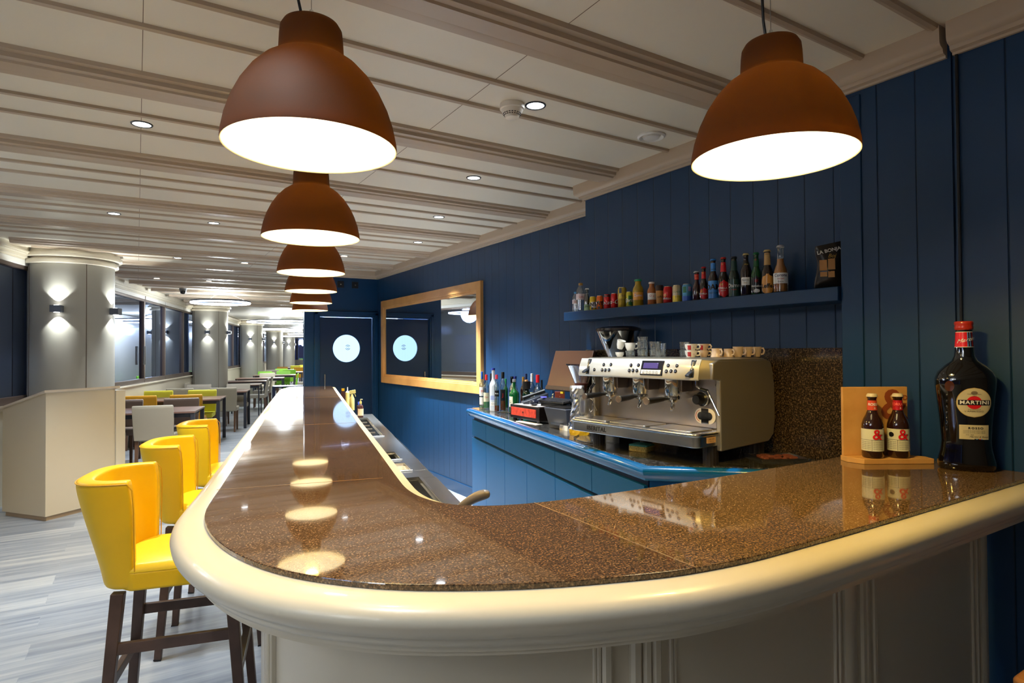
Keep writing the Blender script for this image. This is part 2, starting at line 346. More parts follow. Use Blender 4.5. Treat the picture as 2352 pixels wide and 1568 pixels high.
# moulded beams and battens of the ceiling (they run across, every 1.155 m)
def across_x(y0, y1):
    yc = (y0+y1)/2; xr = (X3-.06 if yc < 1.36 else X2-.06 if yc < 3.2 else X1-.06) if yc < YF else 1.9+(yc-YF)*.23
    s = yc/BS.y; xl = window_xy(s+.6).x
    return xl-.2, xr
bn = 3
for k in range(-3, 12):
    y0 = 1.635+k*1.155
    if y0 > 14.6: break
    xl, xr = across_x(y0, y0+.2)
    prof = [(0, 0), (.008, -.014), (.03, -.018), (.034, -.034), (.055, -.038), (.06, -.046), (.135, -.046), (.142, -.04), (.15, -.042), (.19, -.042), (.20, 0)]
    rows = [[(x, y0+a, ZC+z) for x in (xl, xr)] for a, z in prof]; mb = MB().grid(rows)
    mb.add([r[1] for r in rows], [tuple(range(len(rows)))]); struct('trim_%d' % bn, mb, M_CEILT, angle=30); bn += 1
    for yb in (y0+.495, y0+.745):
        if yb > 14.7: continue
        xl, xr = across_x(yb, yb+.04)
        prof = [(0, 0), (.004, -.012), (.018, -.016), (.022, -.009), (.034, -.009), (.038, 0)]
        rows = [[(x, yb+a, ZC+z) for x in (xl, xr)] for a, z in prof]; mb = MB().grid(rows); mb.add([r[1] for r in rows], [tuple(range(len(rows)))])
        struct('trim_%d' % bn, mb, M_CEILT, angle=30); bn += 1
# hairline joints of the ceiling boards
js = MB()
for x in (.015, 1.255, -1.225, -2.46):
    js.box(x-.0012, -3, ZC-.0008, x+.0012, 14.9, ZC+.001)
struct('trim_90', js, mat('ceiling_joint', (120, 104, 88), .8), smooth=False)  # joint lines in a darker brown than the ceiling paint
a, b_ = W2(14.6, -3), W2(15.6, .2)
struct('trim_91', MB().box(-4, 14.9, ZC-.07, 6, 15.0, ZC+.02).box(-4, 14.86, ZC-.03, 6, 14.9, ZC), M_CEILT, bevel=.006)

# baseboards
struct('baseboard_right', MB().box(X1-.012, 4.2, 0, X1, YF, .12), M_BLUEP, bevel=.003)

# window side of the dining wing: low wall, sill, cornice, glazing bays
def wl(s): v = window_xy(s); return (v.x, v.y)
def wing_box(s0, s1, d0, d1, z0, z1):
    """box along the window line, d measured into the room"""
    a = Vector(wl(s0)); b = Vector(wl(s1)); d = (b-a).normalized(); n = Vector((d.y, -d.x))
    pts = [a+n*d0, b+n*d0, b+n*d1, a+n*d1]; return [(p.x, p.y) for p in pts], z0, z1
struct('wall_left', MB().prism(*wing_box(-4, 46, -.14, 0, 0, .96)), M_CREAM, smooth=False)
struct('trim_92', MB().prism(*wing_box(-4, 46, -.16, .035, .96, .985)), M_CREAM, bevel=.005)
struct('wall_left_head', MB().prism(*wing_box(-4, 46, -.14, 0, 2.50, ZC)), M_CREAM, smooth=False)
mb = MB()
for d, z0, z1 in ((.06, 2.545, ZC), (.075, 2.56, 2.575), (.03, 2.515, 2.545)): mb.prism(*wing_box(-4, 46, 0, d, z0, z1))
struct('trim_93', mb, M_CREAM, bevel=.004)
M_WFR = mat('window_bronze', (98, 84, 78), .35, .3)
M_WFW = mat('window_white_rail', (222, 220, 216), .35)
M_NIGHT = thin_glass('night_window_glass', (170, 190, 225), .48, .01, 0, (200, 218, 255))
wn = 1
edges = [-3, -.5, 2.0, 4.4, 6.75, 8.9, 10.25, 12.05, 13.4, 14.95, 16.9, 18.6, 20.3, 22.0, 23.7, 25.6, 27.5, 29.6, 31.6, 33.6, 36, 38, 40, 42.5, 45]
for s0, s1 in zip(edges[:-1], edges[1:]):
    r = thing('window_%d' % wn, 'dark night window bay between the round columns, bay %d from the lectern side' % wn, 'window', (0, 0, 0)); r['kind'] = 'structure'
    f = MB(); w = .035
    f.prism(*wing_box(s0, s0+w, -.10, -.02, .985, 2.5)); f.prism(*wing_box(s1-w, s1, -.10, -.02, .985, 2.5))
    f.prism(*wing_box(s0, s1, -.10, -.02, .985, 1.06)); f.prism(*wing_box(s0, s1, -.10, -.02, 2.4, 2.44)); f.build('window_frame', M_WFR, r, bevel=.004)
    MB().prism(*wing_box(s0+.03, s1-.03, -.09, -.01, 2.44, 2.5)).build('roller_blind_box', M_WFW, r, bevel=.004)
    MB().prism(*wing_box(s0+w, s1-w, -.066, -.06, 1.06, 2.4)).build('pane', M_NIGHT, r, smooth=False)
    if wn in (1, 3, 5, 7):
        for dd in (-.13, -.07):
            a = wing_box(s1+dd, s1+dd+.012, -.01, .01, 1.3, 1.62); MB().prism(*a).build('window_handle', M_STEEL, r)
    wn += 1
e = thing('window_%d' % wn, 'dark window across the far end of the dining wing', 'window'); e['kind'] = 'structure'
fe = MB()
for t in [-9+.9*k for k in range(12)]: a = W2(44.95, t); fe.bar((a.x, a.y, .96), (a.x, a.y, 2.46), .07, .07)
fe.build('window_frame', M_WFR, e)
a, b_ = W2(45, -9), W2(45, 3); MB().bar((a.x, a.y, 1.7), (b_.x, b_.y, 1.7), .02, 1.5).build('pane', M_NIGHT, e, smooth=False)
# night outside: distant lights
def outside_light(label, s, t, z, col, r=.12, w=1.0):
    p = W2(s, t, 0); o = thing('street_lamp', label, 'street lamp', (p.x, p.y, -.08), 0, 'lights of the street outside')
    MB().ball((0, 0, z+.08), r, 12, (w, w, .7)).build('lamp_head', emis('street_%s' % col[0], col[1], 6), o); MB().tube([(0, 0, 0), (0, 0, z+.02)], .03, 8).build('pole', M_BLACK, o)
outside_light('red lamp glowing outside behind the second window pane after the near column', 24, -6.2, 1.87, ('red', (1, .05, .08)))
outside_light('white blue lamp glowing outside just right of the red lamp', 24, -5.85, 1.74, ('white', (.7, .9, 1)), .1, 2.2)
outside_light('small red lamp outside behind the third pane after the near column', 30, -6.0, 1.95, ('red', (1, .05, .08)), .1)
hedge = MB()
for k in range(260):
    s = random.uniform(14, 43); a = W2(s, window_t(s)-random.uniform(2.2, 3.4), random.uniform(.5, 1.25)); hedge.ball(a, random.uniform(.08, .2), 6, (1, 1, .6))
props(hedge.build('hedge', mat('hedge_green', (70, 110, 60), .8)), 'low green hedge outside the dining windows', 'hedge', kind='stuff')
struct('ground', MB().box(-40, -10, -.2, 40, 70, -.08), mat('pavement', (60, 64, 70), .9), smooth=False)
# ---------------------------------------------------------------- bar counter
OUT = [(2.41, .742), (2.2, .742), (1.9, .742), (1.6, .742), (1.35, .743), (1.12, .747), (1.0, .752), (.88, .768), (.80, .787), (.71, .818), (.62, .853), (.53, .897), (.44, .951), (.365, 1.007), (.30, 1.073),
       (.245, 1.145), (.203, 1.225), (.170, 1.32), (.149, 1.42), (.139, 1.525), (.139, 1.63), (.152, 1.735), (.178, 1.85), (.22, 2.02), (.324, 2.46), (.56, 3.46), (.79, 4.44), (1.03, 5.46), (1.28, 6.51), (1.40, 7.02), (1.44, 7.16), (1.485, 7.22), (1.55, 7.235)]
INN = [(1.93, 7.12), (1.911, 6.99), (1.70, 6.10), (1.47, 5.12), (1.247, 4.163), (1.06, 3.37), (.872, 2.55), (.77, 2.11), (.705, 1.83), (.675, 1.69), (.665, 1.60), (.668, 1.53), (.682, 1.47), (.708, 1.42), (.75, 1.38), (.81, 1.348), (.90, 1.322), (1.02, 1.303), (1.2, 1.288), (1.5, 1.272), (1.9, 1.264), (2.25, 1.262), (2.41, 1.262)]
def offset(pts, d):
    """shift an open outline to its right by d"""
    r = []
    for i, p in enumerate(pts):
        a = Vector(pts[max(i-1, 0)]); c = Vector(pts[min(i+1, len(pts)-1)]); t = (c-a).normalized(); r.append((p[0]+t.y*d, p[1]-t.x*d))
    return r
def sweep(pts, prof, sgn=1):
    rows = [[(q[0], q[1], z) for q in offset(pts, d*sgn)] for d, z in prof]; mb = MB().grid(rows)
    for e in (0, -1): mb.add([r[e] for r in rows], [tuple(range(len(rows)))])
    return mb
def smooth_line(pts, n=4):
    r = []
    for i in range(len(pts)-1):
        p0 = Vector(pts[max(i-1, 0)]); p1 = Vector(pts[i]); p2 = Vector(pts[i+1]); p3 = Vector(pts[min(i+2, len(pts)-1)])
        L = (p2-p1).length; m = 1 if L > .35 else n
        for k in range(m):
            t = k/m; q = .5*((2*p1)+(p2-p0)*t+(2*p0-5*p1+4*p2-p3)*t*t+(3*p1-p0-3*p2+p3)*t**3) if m > 1 else p1; r.append((q.x, q.y))
    r.append(tuple(pts[-1])); return r
OUTS = smooth_line(OUT, 3); INNS = smooth_line(INN, 3)
# outline goes wall -> corner -> far end (room side on its left seen from above), so outwards = left = -d
top = thing('bar_worktop', 'long curved brown granite bar top with pale moulded edge', 'bar counter')
poly = OUTS+INNS
ja = [i for i, q in enumerate(OUTS) if q[0] < .873][0]; jb = [i for i, q in enumerate(INNS) if q[0] > .889 and q[1] < 1.5][0]
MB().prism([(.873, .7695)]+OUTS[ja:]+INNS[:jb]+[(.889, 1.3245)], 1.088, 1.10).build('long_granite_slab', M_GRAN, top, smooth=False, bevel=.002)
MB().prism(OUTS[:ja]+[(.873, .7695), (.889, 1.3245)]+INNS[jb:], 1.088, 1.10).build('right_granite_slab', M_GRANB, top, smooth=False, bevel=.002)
JM = mat('joint_resin', (150, 124, 92), .3)
MB().bar((.873, .770, 1.1001), (.889, 1.324, 1.1001), .0014, .0010).build('slab_joint', JM, top)
for s in (3.52, 5.6, 1.95):
    a = W2(s, -.262 if s > 2 else -.26); b_ = W2(s, .235+.012*(s-3.5)); MB().bar((a.x, a.y, 1.1001), (b_.x, b_.y, 1.1001), .0012, .0008).build('slab_joint', JM, top)
NOSE = [(-.02, 1.088), (.003, 1.0885), (.04, 1.087), (.053, 1.084), (.063, 1.078), (.070, 1.069), (.073, 1.058), (.071, 1.047), (.064, 1.038), (.054, 1.032), (.048, 1.029), (.046, 1.021), (.042, 1.014), (.034, 1.010), (.032, 1.008), (.032, 1.001), (.026, .999), (.026, .992), (-.03, .992)]
sweep(OUTS, NOSE, -1).build('outer_moulding', M_CREAM, top, angle=50)
INN2 = INNS[:[i for i, p in enumerate(INNS) if p[0] > .86 and p[1] < 1.34][0]]
iw = [.026]*len(INN2)
rows = []
for z, kk in ((1.086, -.3), (1.0885, .05), (1.088, .9), (1.084, 1.0), (1.045, 1.0), (1.045, -.3)):
    row = []
    for i, p in enumerate(INN2):
        a = Vector(INN2[max(i-1, 0)]); c = Vector(INN2[min(i+1, len(INN2)-1)]); t = (c-a).normalized(); far = min(1, max(0, (len(INN2)-1-i)/9)); w = .034*far+.002
        if p[1] > 2.2: w = .036
        row.append((p[0]-t.y*w*kk, p[1]+t.x*w*kk, z))
    rows.append(row)
MB().grid(rows).build('inner_moulding', M_CREAM, top, angle=40)
# body under the top
body = thing('bar_cabinet', 'cream panelled bar front with fluted pilasters below the bullnose edge', 'bar front')
BASE = [p for p in offset(OUTS, .13)]
BASE = [p for p in BASE if p[0] < 2.38 or p[1] > 2]
BASE = [(2.38, BASE[0][1])]+BASE
rows = [[(p[0], p[1], z) for p in BASE] for z in (0, .992)]; pm = MB().grid(rows)
bi = offset(OUTS, .16); bi = [(2.38, bi[0][1])]+[p for p in bi if p[0] < 2.38 or p[1] > 2]; pm.grid([[(p[0], p[1], z) for p in bi] for z in (0, .992)])
for e in (0, -1): pm.add([(BASE[e][0], BASE[e][1], 0), (bi[e][0], bi[e][1], 0), (bi[e][0], bi[e][1], .992), (BASE[e][0], BASE[e][1], .992)], [(0, 1, 2, 3)])
pm.build('front_panel', M_CREAM, body, angle=40)
def on_base(x=None, k=None):
    for i in range(len(BASE)-1):
        a, b_ = BASE[i], BASE[i+1]
        if x is not None and a[0] >= x >= b_[0] and a[1] < 1.4:
            t = (a[0]-x)/(a[0]-b_[0]+1e-9); p = Vector((x, a[1]+(b_[1]-a[1])*t)); d = (Vector(b_)-Vector(a)).normalized(); return p, Vector((-d.y, d.x))*-1
def strip(p, n, w, out, mb):
    """vertical moulding strip of width w standing out from the panel"""
    t = Vector((-n.y, n.x)); prof = [(-w/2, -.004), (-w/2, out*.6), (-w/4, out), (w/4, out), (w/2, out*.6), (w/2, -.004)]
    rows = [[(p.x+t.x*a+n.x*o_, p.y+t.y*a+n.y*o_, z) for a, o_ in prof] for z in (0, .992)]; mb.grid(rows)
def pilaster(xs):
    for x, w, out in xs:
        mb = MB(); r = on_base(x)
        if not r: continue
        p, n = r; n = Vector((-abs(n.x) if n.x < 0 else n.x, n.y))
        if n.y > 0: n = -n
        strip(p, n, w, out, mb); mb.build('pilaster_strip', M_CREAM, body, angle=30)
pilaster([(.768, .008, .006), (.776, .010, .008), (.791, .022, .014), (.849, .024, .016), (.872, .020, .016), (.893, .022, .016), (.931, .010, .008), (.941, .008, .006),
          (1.492, .010, .006), (1.508, .012, .008), (1.55, .05, .016), (1.608, .024, .014), (1.632, .018, .012), (1.668, .014, .010), (1.685, .010, .006), (2.262, .010, .006), (2.29, .012, .008), (2.335, .04, .012)])
k_ = [i for i, q_ in enumerate(BASE) if q_[1] > 1.48][0]
for dy, w, out in ((-.02, .012, .008), (.008, .022, .012), (.04, .016, .010)):
    q_ = Vector(BASE[k_])+Vector((-.002, dy)); mb = MB(); strip(q_, Vector((-1, .02)).normalized(), w, out, mb); mb.build('pilaster_strip', M_CREAM, body, angle=30)
sweep(BASE, [(-.002, .95), (.012, .95), (.014, .965), (.024, .97), (.026, .992), (-.002, .992)], -1).build('under_moulding', M_CREAM, body, angle=40)
# soffit closing the overhang of the top
rows = [[(p[0], p[1], .9935) for p in offset(OUTS, -.02)], [(p[0], p[1], .9935) for p in offset(OUTS, .14)]]
MB().grid(rows).build('soffit', M_CREAM, body, smooth=False)
# speck marks on the granite
# ---------------------------------------------------------------- steel under-counter inside the bar
snk = thing('sink_counter', 'long stainless steel bartender sink counter inside the bar', 'sink counter')
T0, T1 = .24, .565
def sb(s0, s1, t0, t1, z0, z1): return [tuple(W2(s, t)) [:2] for s, t in ((s0, t0), (s0, t1), (s1, t1), (s1, t0))], z0, z1
st = MB(); holes = [(2.10, 2.86, .27, .485), (3.05, 3.25, .27, .475), (3.38, 3.62, .27, .47), (4.35, 5.6, .27, .485)]
s = 1.95
for h in holes: st.prism(*sb(s, h[0], T0, T1, .885, .9)); st.prism(*sb(h[0], h[1], h[3], T1, .885, .9)); st.prism(*sb(h[0], h[1], T0, h[2], .885, .9)); s = h[1]
st.prism(*sb(s, 5.95, T0, T1, .885, .9)); st.build('steel_worktop', M_STEEL, snk, bevel=.003)
for i, (a, b_, c, d) in enumerate(holes):
    bs = MB(); z = .70 if i in (0, 3) else .76
    for pr in (sb(a, b_, c, d, z, z+.006), sb(a, a+.006, c, d, z, .89), sb(b_-.006, b_, c, d, z, .89), sb(a, b_, c, c+.006, z, .89), sb(a, b_, d-.006, d, z, .89)): bs.prism(*pr)
    bs.build('basin', M_CHROME if i != 1 else M_WHITE, snk)
    rm = MB()
    for pr in (sb(a-.012, a, c-.01, d+.012, .9, .906), sb(b_, b_+.012, c-.01, d+.012, .9, .906), sb(a, b_, d, d+.012, .9, .906)): rm.prism(*pr)
    rm.build('basin_rim', M_STEEL, snk, bevel=.002)
for s_ in (2.32, 2.55): MB().prism(*sb(s_, s_+.01, .3, .48, .72, .86)).build('divider', M_STEEL, snk)
for k in range(5): 
    a = W2(4.5+k*.23, .3, .88); b_ = W2(4.5+k*.23, .47, .88); MB().tube([a, b_], .006, 8).build('bottle_rail', M_CHROME, snk)
MB().prism(*sb(1.95, 5.95, .25, .54, .08, .68)).build('cabinet_body', M_STEEL, snk, bevel=.004)
MB().prism(*sb(1.95, 5.95, .553, .565, .84, .886)).build('front_lip', M_STEEL, snk)
rd = W2(3.0, .45, .9)
# lever handle of the hinged glass washer
lv = thing('curved_lever', 'grey curved lever handle rising beside the steel sink behind the bar curve', 'lever', (.90, 1.79, .9))
lp = [(-.03, .02, 0), (-.02, .013, .06), (.02, -.016, .1), (.05, -.036, .122), (.075, -.053, .130), (.088, -.061, .130)]; rs = [.016, .015, .0145, .018, .018, .010]
MB().tube(lp, rs, 14).build('handle_grip', mat('worn_grey_metal', (120, 112, 108), .45, .4), lv, sub=1)

# ---------------------------------------------------------------- back counter with blue cabinets
ZB = 1.01
bw = thing('back_worktop', 'dark granite back counter top with bright blue moulded edge', 'worktop')
F0, F1, F2 = Vector((2.405, 4.561)), Vector((1.818, 1.874)), Vector((2.41, 1.335))
inner = lambda d: [(F0.x+d, F0.y), (F1.x+d*1.0, F1.y+d*.28), (F2.x, F2.y+d*1.2)]
I = inner(.03)
MB().prism([I[0], I[1], I[2], (X2, 1.37), (X2, 3.2), (X1, 3.2), (X1, 4.66), (2.42+.03, 4.6)], ZB-.025, ZB).build('granite_top', M_GRAN2, bw, smooth=False, bevel=.002)
ed = [tuple(F0)]+[tuple(F1)]+[tuple(F2)]
EP = [(.035, ZB-.003), (0.004, ZB-.003), (-.006, ZB-.008), (-.011, ZB-.016), (-.011, ZB-.03), (-.006, ZB-.042), (.004, ZB-.05), (.006, ZB-.062), (.03, ZB-.062)]
def mitre(pts, off):
    r = []
    for i, p in enumerate(pts):
        a = Vector(pts[max(i-1, 0)]); b_ = Vector(p); c = Vector(pts[min(i+1, len(pts)-1)])
        d0 = (b_-a).normalized() if i else (c-b_).normalized(); d1 = (c-b_).normalized() if i < len(pts)-1 else d0
        n0 = Vector((-d0.y, d0.x)); n1 = Vector((-d1.y, d1.x)); n = (n0+n1).normalized(); q = b_+n*off/max(.3, n.dot(n0)); r.append((q.x, q.y))
    return r
e3 = [(X1, 4.70), (F0.x+.006, F0.y+.04)]+ed
rows = [[(q[0], q[1], z) for q in mitre(e3, d)] for d, z in EP]
MB().grid(rows).build('blue_edge', M_BLUEE, bw, angle=50)
dd = (F1-F0).normalized(); nn = Vector((-dd.y, dd.x)) ; nn = nn if nn.x < 0 else -nn
def cab(name, label, u0, u1, drawers, doors):
    r = thing(name, label, 'cabinet', group='blue cabinets under the back counter')
    P = lambda u, d: (F0.x+dd.x*u-nn.x*d, F0.y+dd.y*u-nn.y*d)
    pr = lambda a, b_, d0, d1, z0, z1: ([P(a, d0), P(b_, d0), P(b_, d1), P(a, d1)], z0, z1)
    MB().prism(*pr(u0, u1, .05, .40, .1, .948)).build('body', mat('cabinet_dark', (4, 30, 60), .5), r)
    MB().prism(*pr(u0, u1, .07, .38, 0, .1)).build('plinth', M_BLUEC, r)
    for a, b_ in drawers: MB().prism(*pr(a+.002, b_-.002, .03, .05, .782, .914)).build('drawer', M_BLUEC, r, bevel=.0015)
    for a, b_ in doors: MB().prism(*pr(a+.002, b_-.002, .03, .05, .06, .762)).build('door', M_BLUEC, r, bevel=.0015)
    return r
cab('drawer_cabinet', 'blue cabinet with two drawers at the far end of the back counter', -.03, .834, [(-.03, .377), (.377, .834)], [(-.03, .377), (.377, .834)])
cab('drawer_cabinet', 'blue cabinet with one wide drawer over two doors, below the cash drawer', .834, 1.742, [(.834, 1.742)], [(.834, 1.281), (1.281, 1.742)])
cab('drawer_cabinet', 'blue cabinet with two drawers nearest the chamfered corner, below the coffee machine', 1.742, 2.70, [(1.742, 2.205), (2.205, 2.70)], [(1.742, 2.205), (2.205, 2.70)])
r = thing('corner_cabinet', 'blue angled corner cabinet below the coffee machine end of the back counter', 'cabinet', group='blue cabinets under the back counter')
c0 = mitre(ed, .04); MB().prism([c0[1], c0[2], (2.41, 1.9), (2.2, 2.1)], .08, .945).build('body', M_BLUEC, r, smooth=False)
sp = thing('granite_splashback', 'brown speckled granite splashback behind the coffee machine', 'splashback', (0, 0, 0))
MB().box(X2-.018, 1.362, ZB, X2, 3.19, 1.503).build('slab', granite('splash_granite', ((22, 16, 10), (62, 48, 34), (132, 108, 74)), 150, .14, .3), sp, bevel=.002)
# wall shelf
sh = thing('wall_shelf', 'long thick dark blue shelf holding bottles and cans', 'shelf', (0, 0, 0))
MB().box(2.39, 1.362, 1.692, X2, 3.195, 1.75).build('board', M_BLUEP, sh, bevel=.003)
# mirror
mr = thing('framed_mirror', 'large rectangular mirror in a golden wooden frame on the blue wall', 'mirror', (X1, 0, 0))
y0, y1, z0, z1 = 5.165, 8.0, 1.075, 2.19; fw_ = .118
fp = [(0, 0), (0, -.03), (.004, -.034), (.085, -.034), (.088, -.026), (.1, -.026), (.104, -.02), (fw_, -.018), (fw_, 0)]
rows = []
for ins, out in fp: rows.append([(out, y0+ins, z0+ins), (out, y1-ins, z0+ins), (out, y1-ins, z1-ins), (out, y0+ins, z1-ins)])
MB().grid(rows, True).build('frame', M_GOLDW, mr, angle=25)
MB().box(-.012, y0+fw_-.004, z0+fw_-.004, -.008, y1-fw_+.004, z1-fw_+.004).build('mirror_glass', mat('mirror_silver', (215, 220, 222), .015, 1), mr, smooth=False)
# ---------------------------------------------------------------- pendant lamps
def make_pendant():
    r = thing('pendant_lamp', 'x', 'pendant lamp')
    # z=0 is the rim
    out = [(.2, 0), (.2005, .004), (.199, .02), (.192, .055), (.179, .095), (.161, .133), (.138, .168), (.112, .196), (.088, .213), (.0765, .219), (.0752, .226), (.073, .268), (.071, .286), (.064, .298), (.05, .304), (0, .306)]
    MB().lathe(out, 64).build('outer_shade', M_SHADE, r, angle=60)
    inn = [(.2, 0), (.1975, .001), (.1965, .004), (.195, .02), (.188, .054), (.175, .093), (.157, .13), (.134, .164), (.108, .191), (.084, .207), (.05, .212), (0, .213)]
    MB().lathe(inn, 64).build('inner_reflector', M_LINER, r, angle=60)
    MB().ball((0, 0, .13), .045, 20, (1, 1, 1.1)).build('bulb', emis('bulb_glow', (1.0, .88, .60), 34), r)
    MB().lathe([(0, .213), (.022, .213), (.022, .17), (.018, .165), (0, .165)], 20).build('lamp_socket', M_BLACK, r)
    MB().tube([(0, 0, .304), (.0, 0, .33), (.004, .0, .33)], .002, 6).lathe([(.012, .304), (.009, .32), (.004, .335), (0, .337)], 14).build('cable_grip', M_CHROME, r)
    MB().tube([(-.02, 0, .303), (-.03, 0, .35), (-.035, 0, .45), (-.02, 0, .56), (-.01, 0, .635)], .0035, 8).build('power_cord', M_BLACK, r)
    MB().tube([(0, 0, .33), (0, 0, .635)], .0011, 6).build('hanging_wire', M_STEEL, r)
    MB().lathe([(.05, .635), (.05, .63), (.045, .622), (0, .62)], 28).build('ceiling_rose', M_CREAM, r)
    l = light('pendant_light', 'SPOT', (0, 0, .10), PENDANT_W, PENDANT_COL, r, shadow_soft_size=.05, spot_size=R(150), spot_blend=.35)
    return r
pend = [(.354, 1.471), (.632, 2.633), (.912, 3.80), (1.188, 4.96), (1.468, 6.13), (1.72, 7.23)]
ordn = ['nearest', 'second', 'third', 'fourth', 'fifth', 'farthest']
p0_ = None
for i, (x, y) in enumerate(pend+[(1.383, .953)]):
    o = make_pendant() if p0_ is None else dup(p0_)
    if p0_ is None: p0_ = o
    o.location = (x, y, 1.985); o['group'] = 'brown dome pendants over the bar'
    o['label'] = 'brown dome pendant lamp, %s in the row over the long bar' % ordn[i] if i < 6 else 'brown dome pendant lamp alone at the right, in front of the blue wall'
# ---------------------------------------------------------------- ceiling fixtures
def make_downlight():
    r = thing('recessed_downlight', 'x', 'downlight')
    MB().lathe([(.040, -.004), (.047, -.004), (.049, 0), (.049, .004), (.036, .02), (.036, .0)], 32).build('trim_ring', mat('dark_ring', (60, 64, 70), .3, .6), r)
    MB().lathe([(0, -.001), (.040, -.001), (.040, .003), (0, .003)], 28).build('diffuser', emis('downlight_disc', (.9, .96, 1.0), 7), r)
    light('downlight_beam', 'SPOT', (0, 0, -.02), SPOT_W, COOL, r, spot_size=R(82), spot_blend=.55, shadow_soft_size=.035)
    return r
dls = [(1.545, 2.267, 'nearest, beside the white smoke detector'), (1.848, 3.427, 'second of the row between bar and blue wall'), (2.138, 4.58, 'third of the row between bar and blue wall'), (2.449, 5.752, 'fourth of the row, near the blue wall'),
       (.018, 3.445, 'large and alone over the stools, left of the pendants'), (-.158, 5.77, 'left one of the pair in the second row over the floor'), (.562, 5.77, 'right one of the pair, behind the second pendant'),
       (.406, 8.102, 'left one of the third row over the dining floor'), (1.14, 8.134, 'right one of the third row, beside the pendants')]
hid = [(.25, 10.45, 'left one of the fourth row, beyond the dining camera side'), (.95, 10.45, 'right one of the fourth row'), (.0, 1.15, 'added unseen above the near stools'), (-1.5, 1.15, 'added unseen above the entrance floor'), (-1.3, 3.445, 'added unseen above the floor left of the stools'), (2.05, 7.0, 'added above the far end of the aisle')]  # after the fourth row: downlights added for light, with none seen there
d0_ = None
for i, q in enumerate(dls+hid):
    o = make_downlight() if d0_ is None else dup(d0_)
    if d0_ is None: d0_ = o
    o.location = (q[0], q[1], ZC); o['group'] = 'recessed ceiling downlights'
    o['label'] = 'small round recessed downlight, ' + q[2]
    if i in (0, 1, 2, 3, 11):
        for ch in o.children:
            if ch.type == 'LIGHT': ch.data = ch.data.copy(); ch.data.energy = SPOT_W*{0: .8, 1: 1.0, 2: 2.2, 3: 5.5, 11: .45}[i]
sm = thing('smoke_detector', 'white round smoke detector hanging from ceiling next to a downlight', 'smoke detector', (1.448, 2.314, ZC))
MB().lathe([(0, 0), (.056, 0), (.056, -.022), (.05, -.026), (0, -.026)], 32).build('base_plate', mat('detector_white', (226, 218, 206), .4), sm, angle=40)
MB().lathe([(.05, -.026), (.046, -.036), (.034, -.052), (0, -.052)], 32).build('housing', MATS['detector_white'], sm, angle=50)
g = MB()
for k in range(20):
    a = 2*PI*k/20
    for z, r_ in ((-.044, .0405), (-.050, .036)): g.bar((r_*math.cos(a), r_*math.sin(a), z), (r_*math.cos(a+.2), r_*math.sin(a+.2), z), .003, .003)
g.build('vent_slot', mat('slot_dark', (60, 50, 44), .6), sm)
MB().lathe([(.033, -.052), (.03, -.062), (.02, -.067), (0, -.068)], 28).build('sensor_cap', MATS['detector_white'], sm)
av = thing('air_valve', 'white round ceiling air valve beside the right pendant lamp', 'air vent', (2.287, 2.281, ZC))
MB().lathe([(.072, 0), (.072, -.006), (.064, -.012), (.056, -.008), (.05, 0)], 40).build('outer_ring', mat('vent_white', (222, 220, 216), .35), av, angle=50)
MB().lathe([(.044, -.002), (.042, -.012), (.03, -.016), (0, -.017)], 40).build('centre_disc', MATS['vent_white'], av, angle=50)
dc = thing('dome_camera', 'small dark dome camera under the slatted ceiling', 'security camera', (.68, 11.9, ZC))
MB().lathe([(0, 0), (.06, 0), (.06, -.03), (.052, -.04)], 24).build('mount', mat('grey_mount', (90, 90, 92), .4), dc); MB().lathe([(.052, -.04), (.052, -.06), (.04, -.085), (.02, -.097), (0, -.1)], 24).build('dome', M_BLACKG, dc)
# ---------------------------------------------------------------- hanging ring lights
def ring_light(s, t, z, D, label, wf=1):
    p = W2(s, t, z); r = thing('ring_light', label, 'ring light', p, -TH, 'hanging ring lights of the dining wing')
    w = .032
    MB().lathe([(D/2-w, .0), (D/2, 0), (D/2+.004, .012), (D/2, .024), (D/2-w, .024), (D/2-w-.004, .012), (D/2-w, 0)], 64).build('lit_ring', emis('ring_glow', (.92, .96, 1.0), RING_E), r)
    MB().lathe([(D/2-w-.004, .024), (D/2+.006, .024), (D/2+.006, .05), (D/2-w-.004, .05), (D/2-w-.004, .024)], 64).build('ring_housing', mat('ring_dark', (52, 58, 74), .4), r)
    for k in range(3):
        a = 2*PI*k/3+.3; MB().tube([(math.cos(a)*D/2*.96, math.sin(a)*D/2*.96, .05), (math.cos(a)*.05, math.sin(a)*.05, ZC-z)], .0022, 5).build('hanging_wire', M_STEEL, r)
    MB().lathe([(0, ZC-z-.02), (.07, ZC-z-.02), (.07, ZC-z), (0, ZC-z)], 24).build('ceiling_plate', MATS['ring_dark'], r)
    light('ring_lamp', 'POINT', (0, 0, -.02), RING_W*D*wf, COOL, r, shadow_soft_size=.2)
ring_light(12.2, -1.56, 2.40, 1.0, 'nearest glowing ring light, in front of the second round column', 1.7)
ring_light(19.6, -.75, 2.40, 2.1, 'widest glowing ring light, second from the slatted ceiling edge', 1.3)
ring_light(25.2, -1.3, 2.38, 1.5, 'glowing ring light behind the widest one, left of its centre')
ring_light(31.5, -.35, 2.38, 1.4, 'glowing ring light far right behind the widest one')
ring_light(36.0, -.75, 2.38, 1.9, 'farthest glowing ring light above the last tables')
for (x, y, lab, wf_) in ((-2.0, 4.3, 'ring light left of the stools, over the floor beside the windows', .18), (-2.3, .3, 'ring light left of the entrance side', .2)):
    q = Vector((x, y)); ring_light(q.dot(BS), q.dot(BT), 2.38, 1.5, lab, wf_)
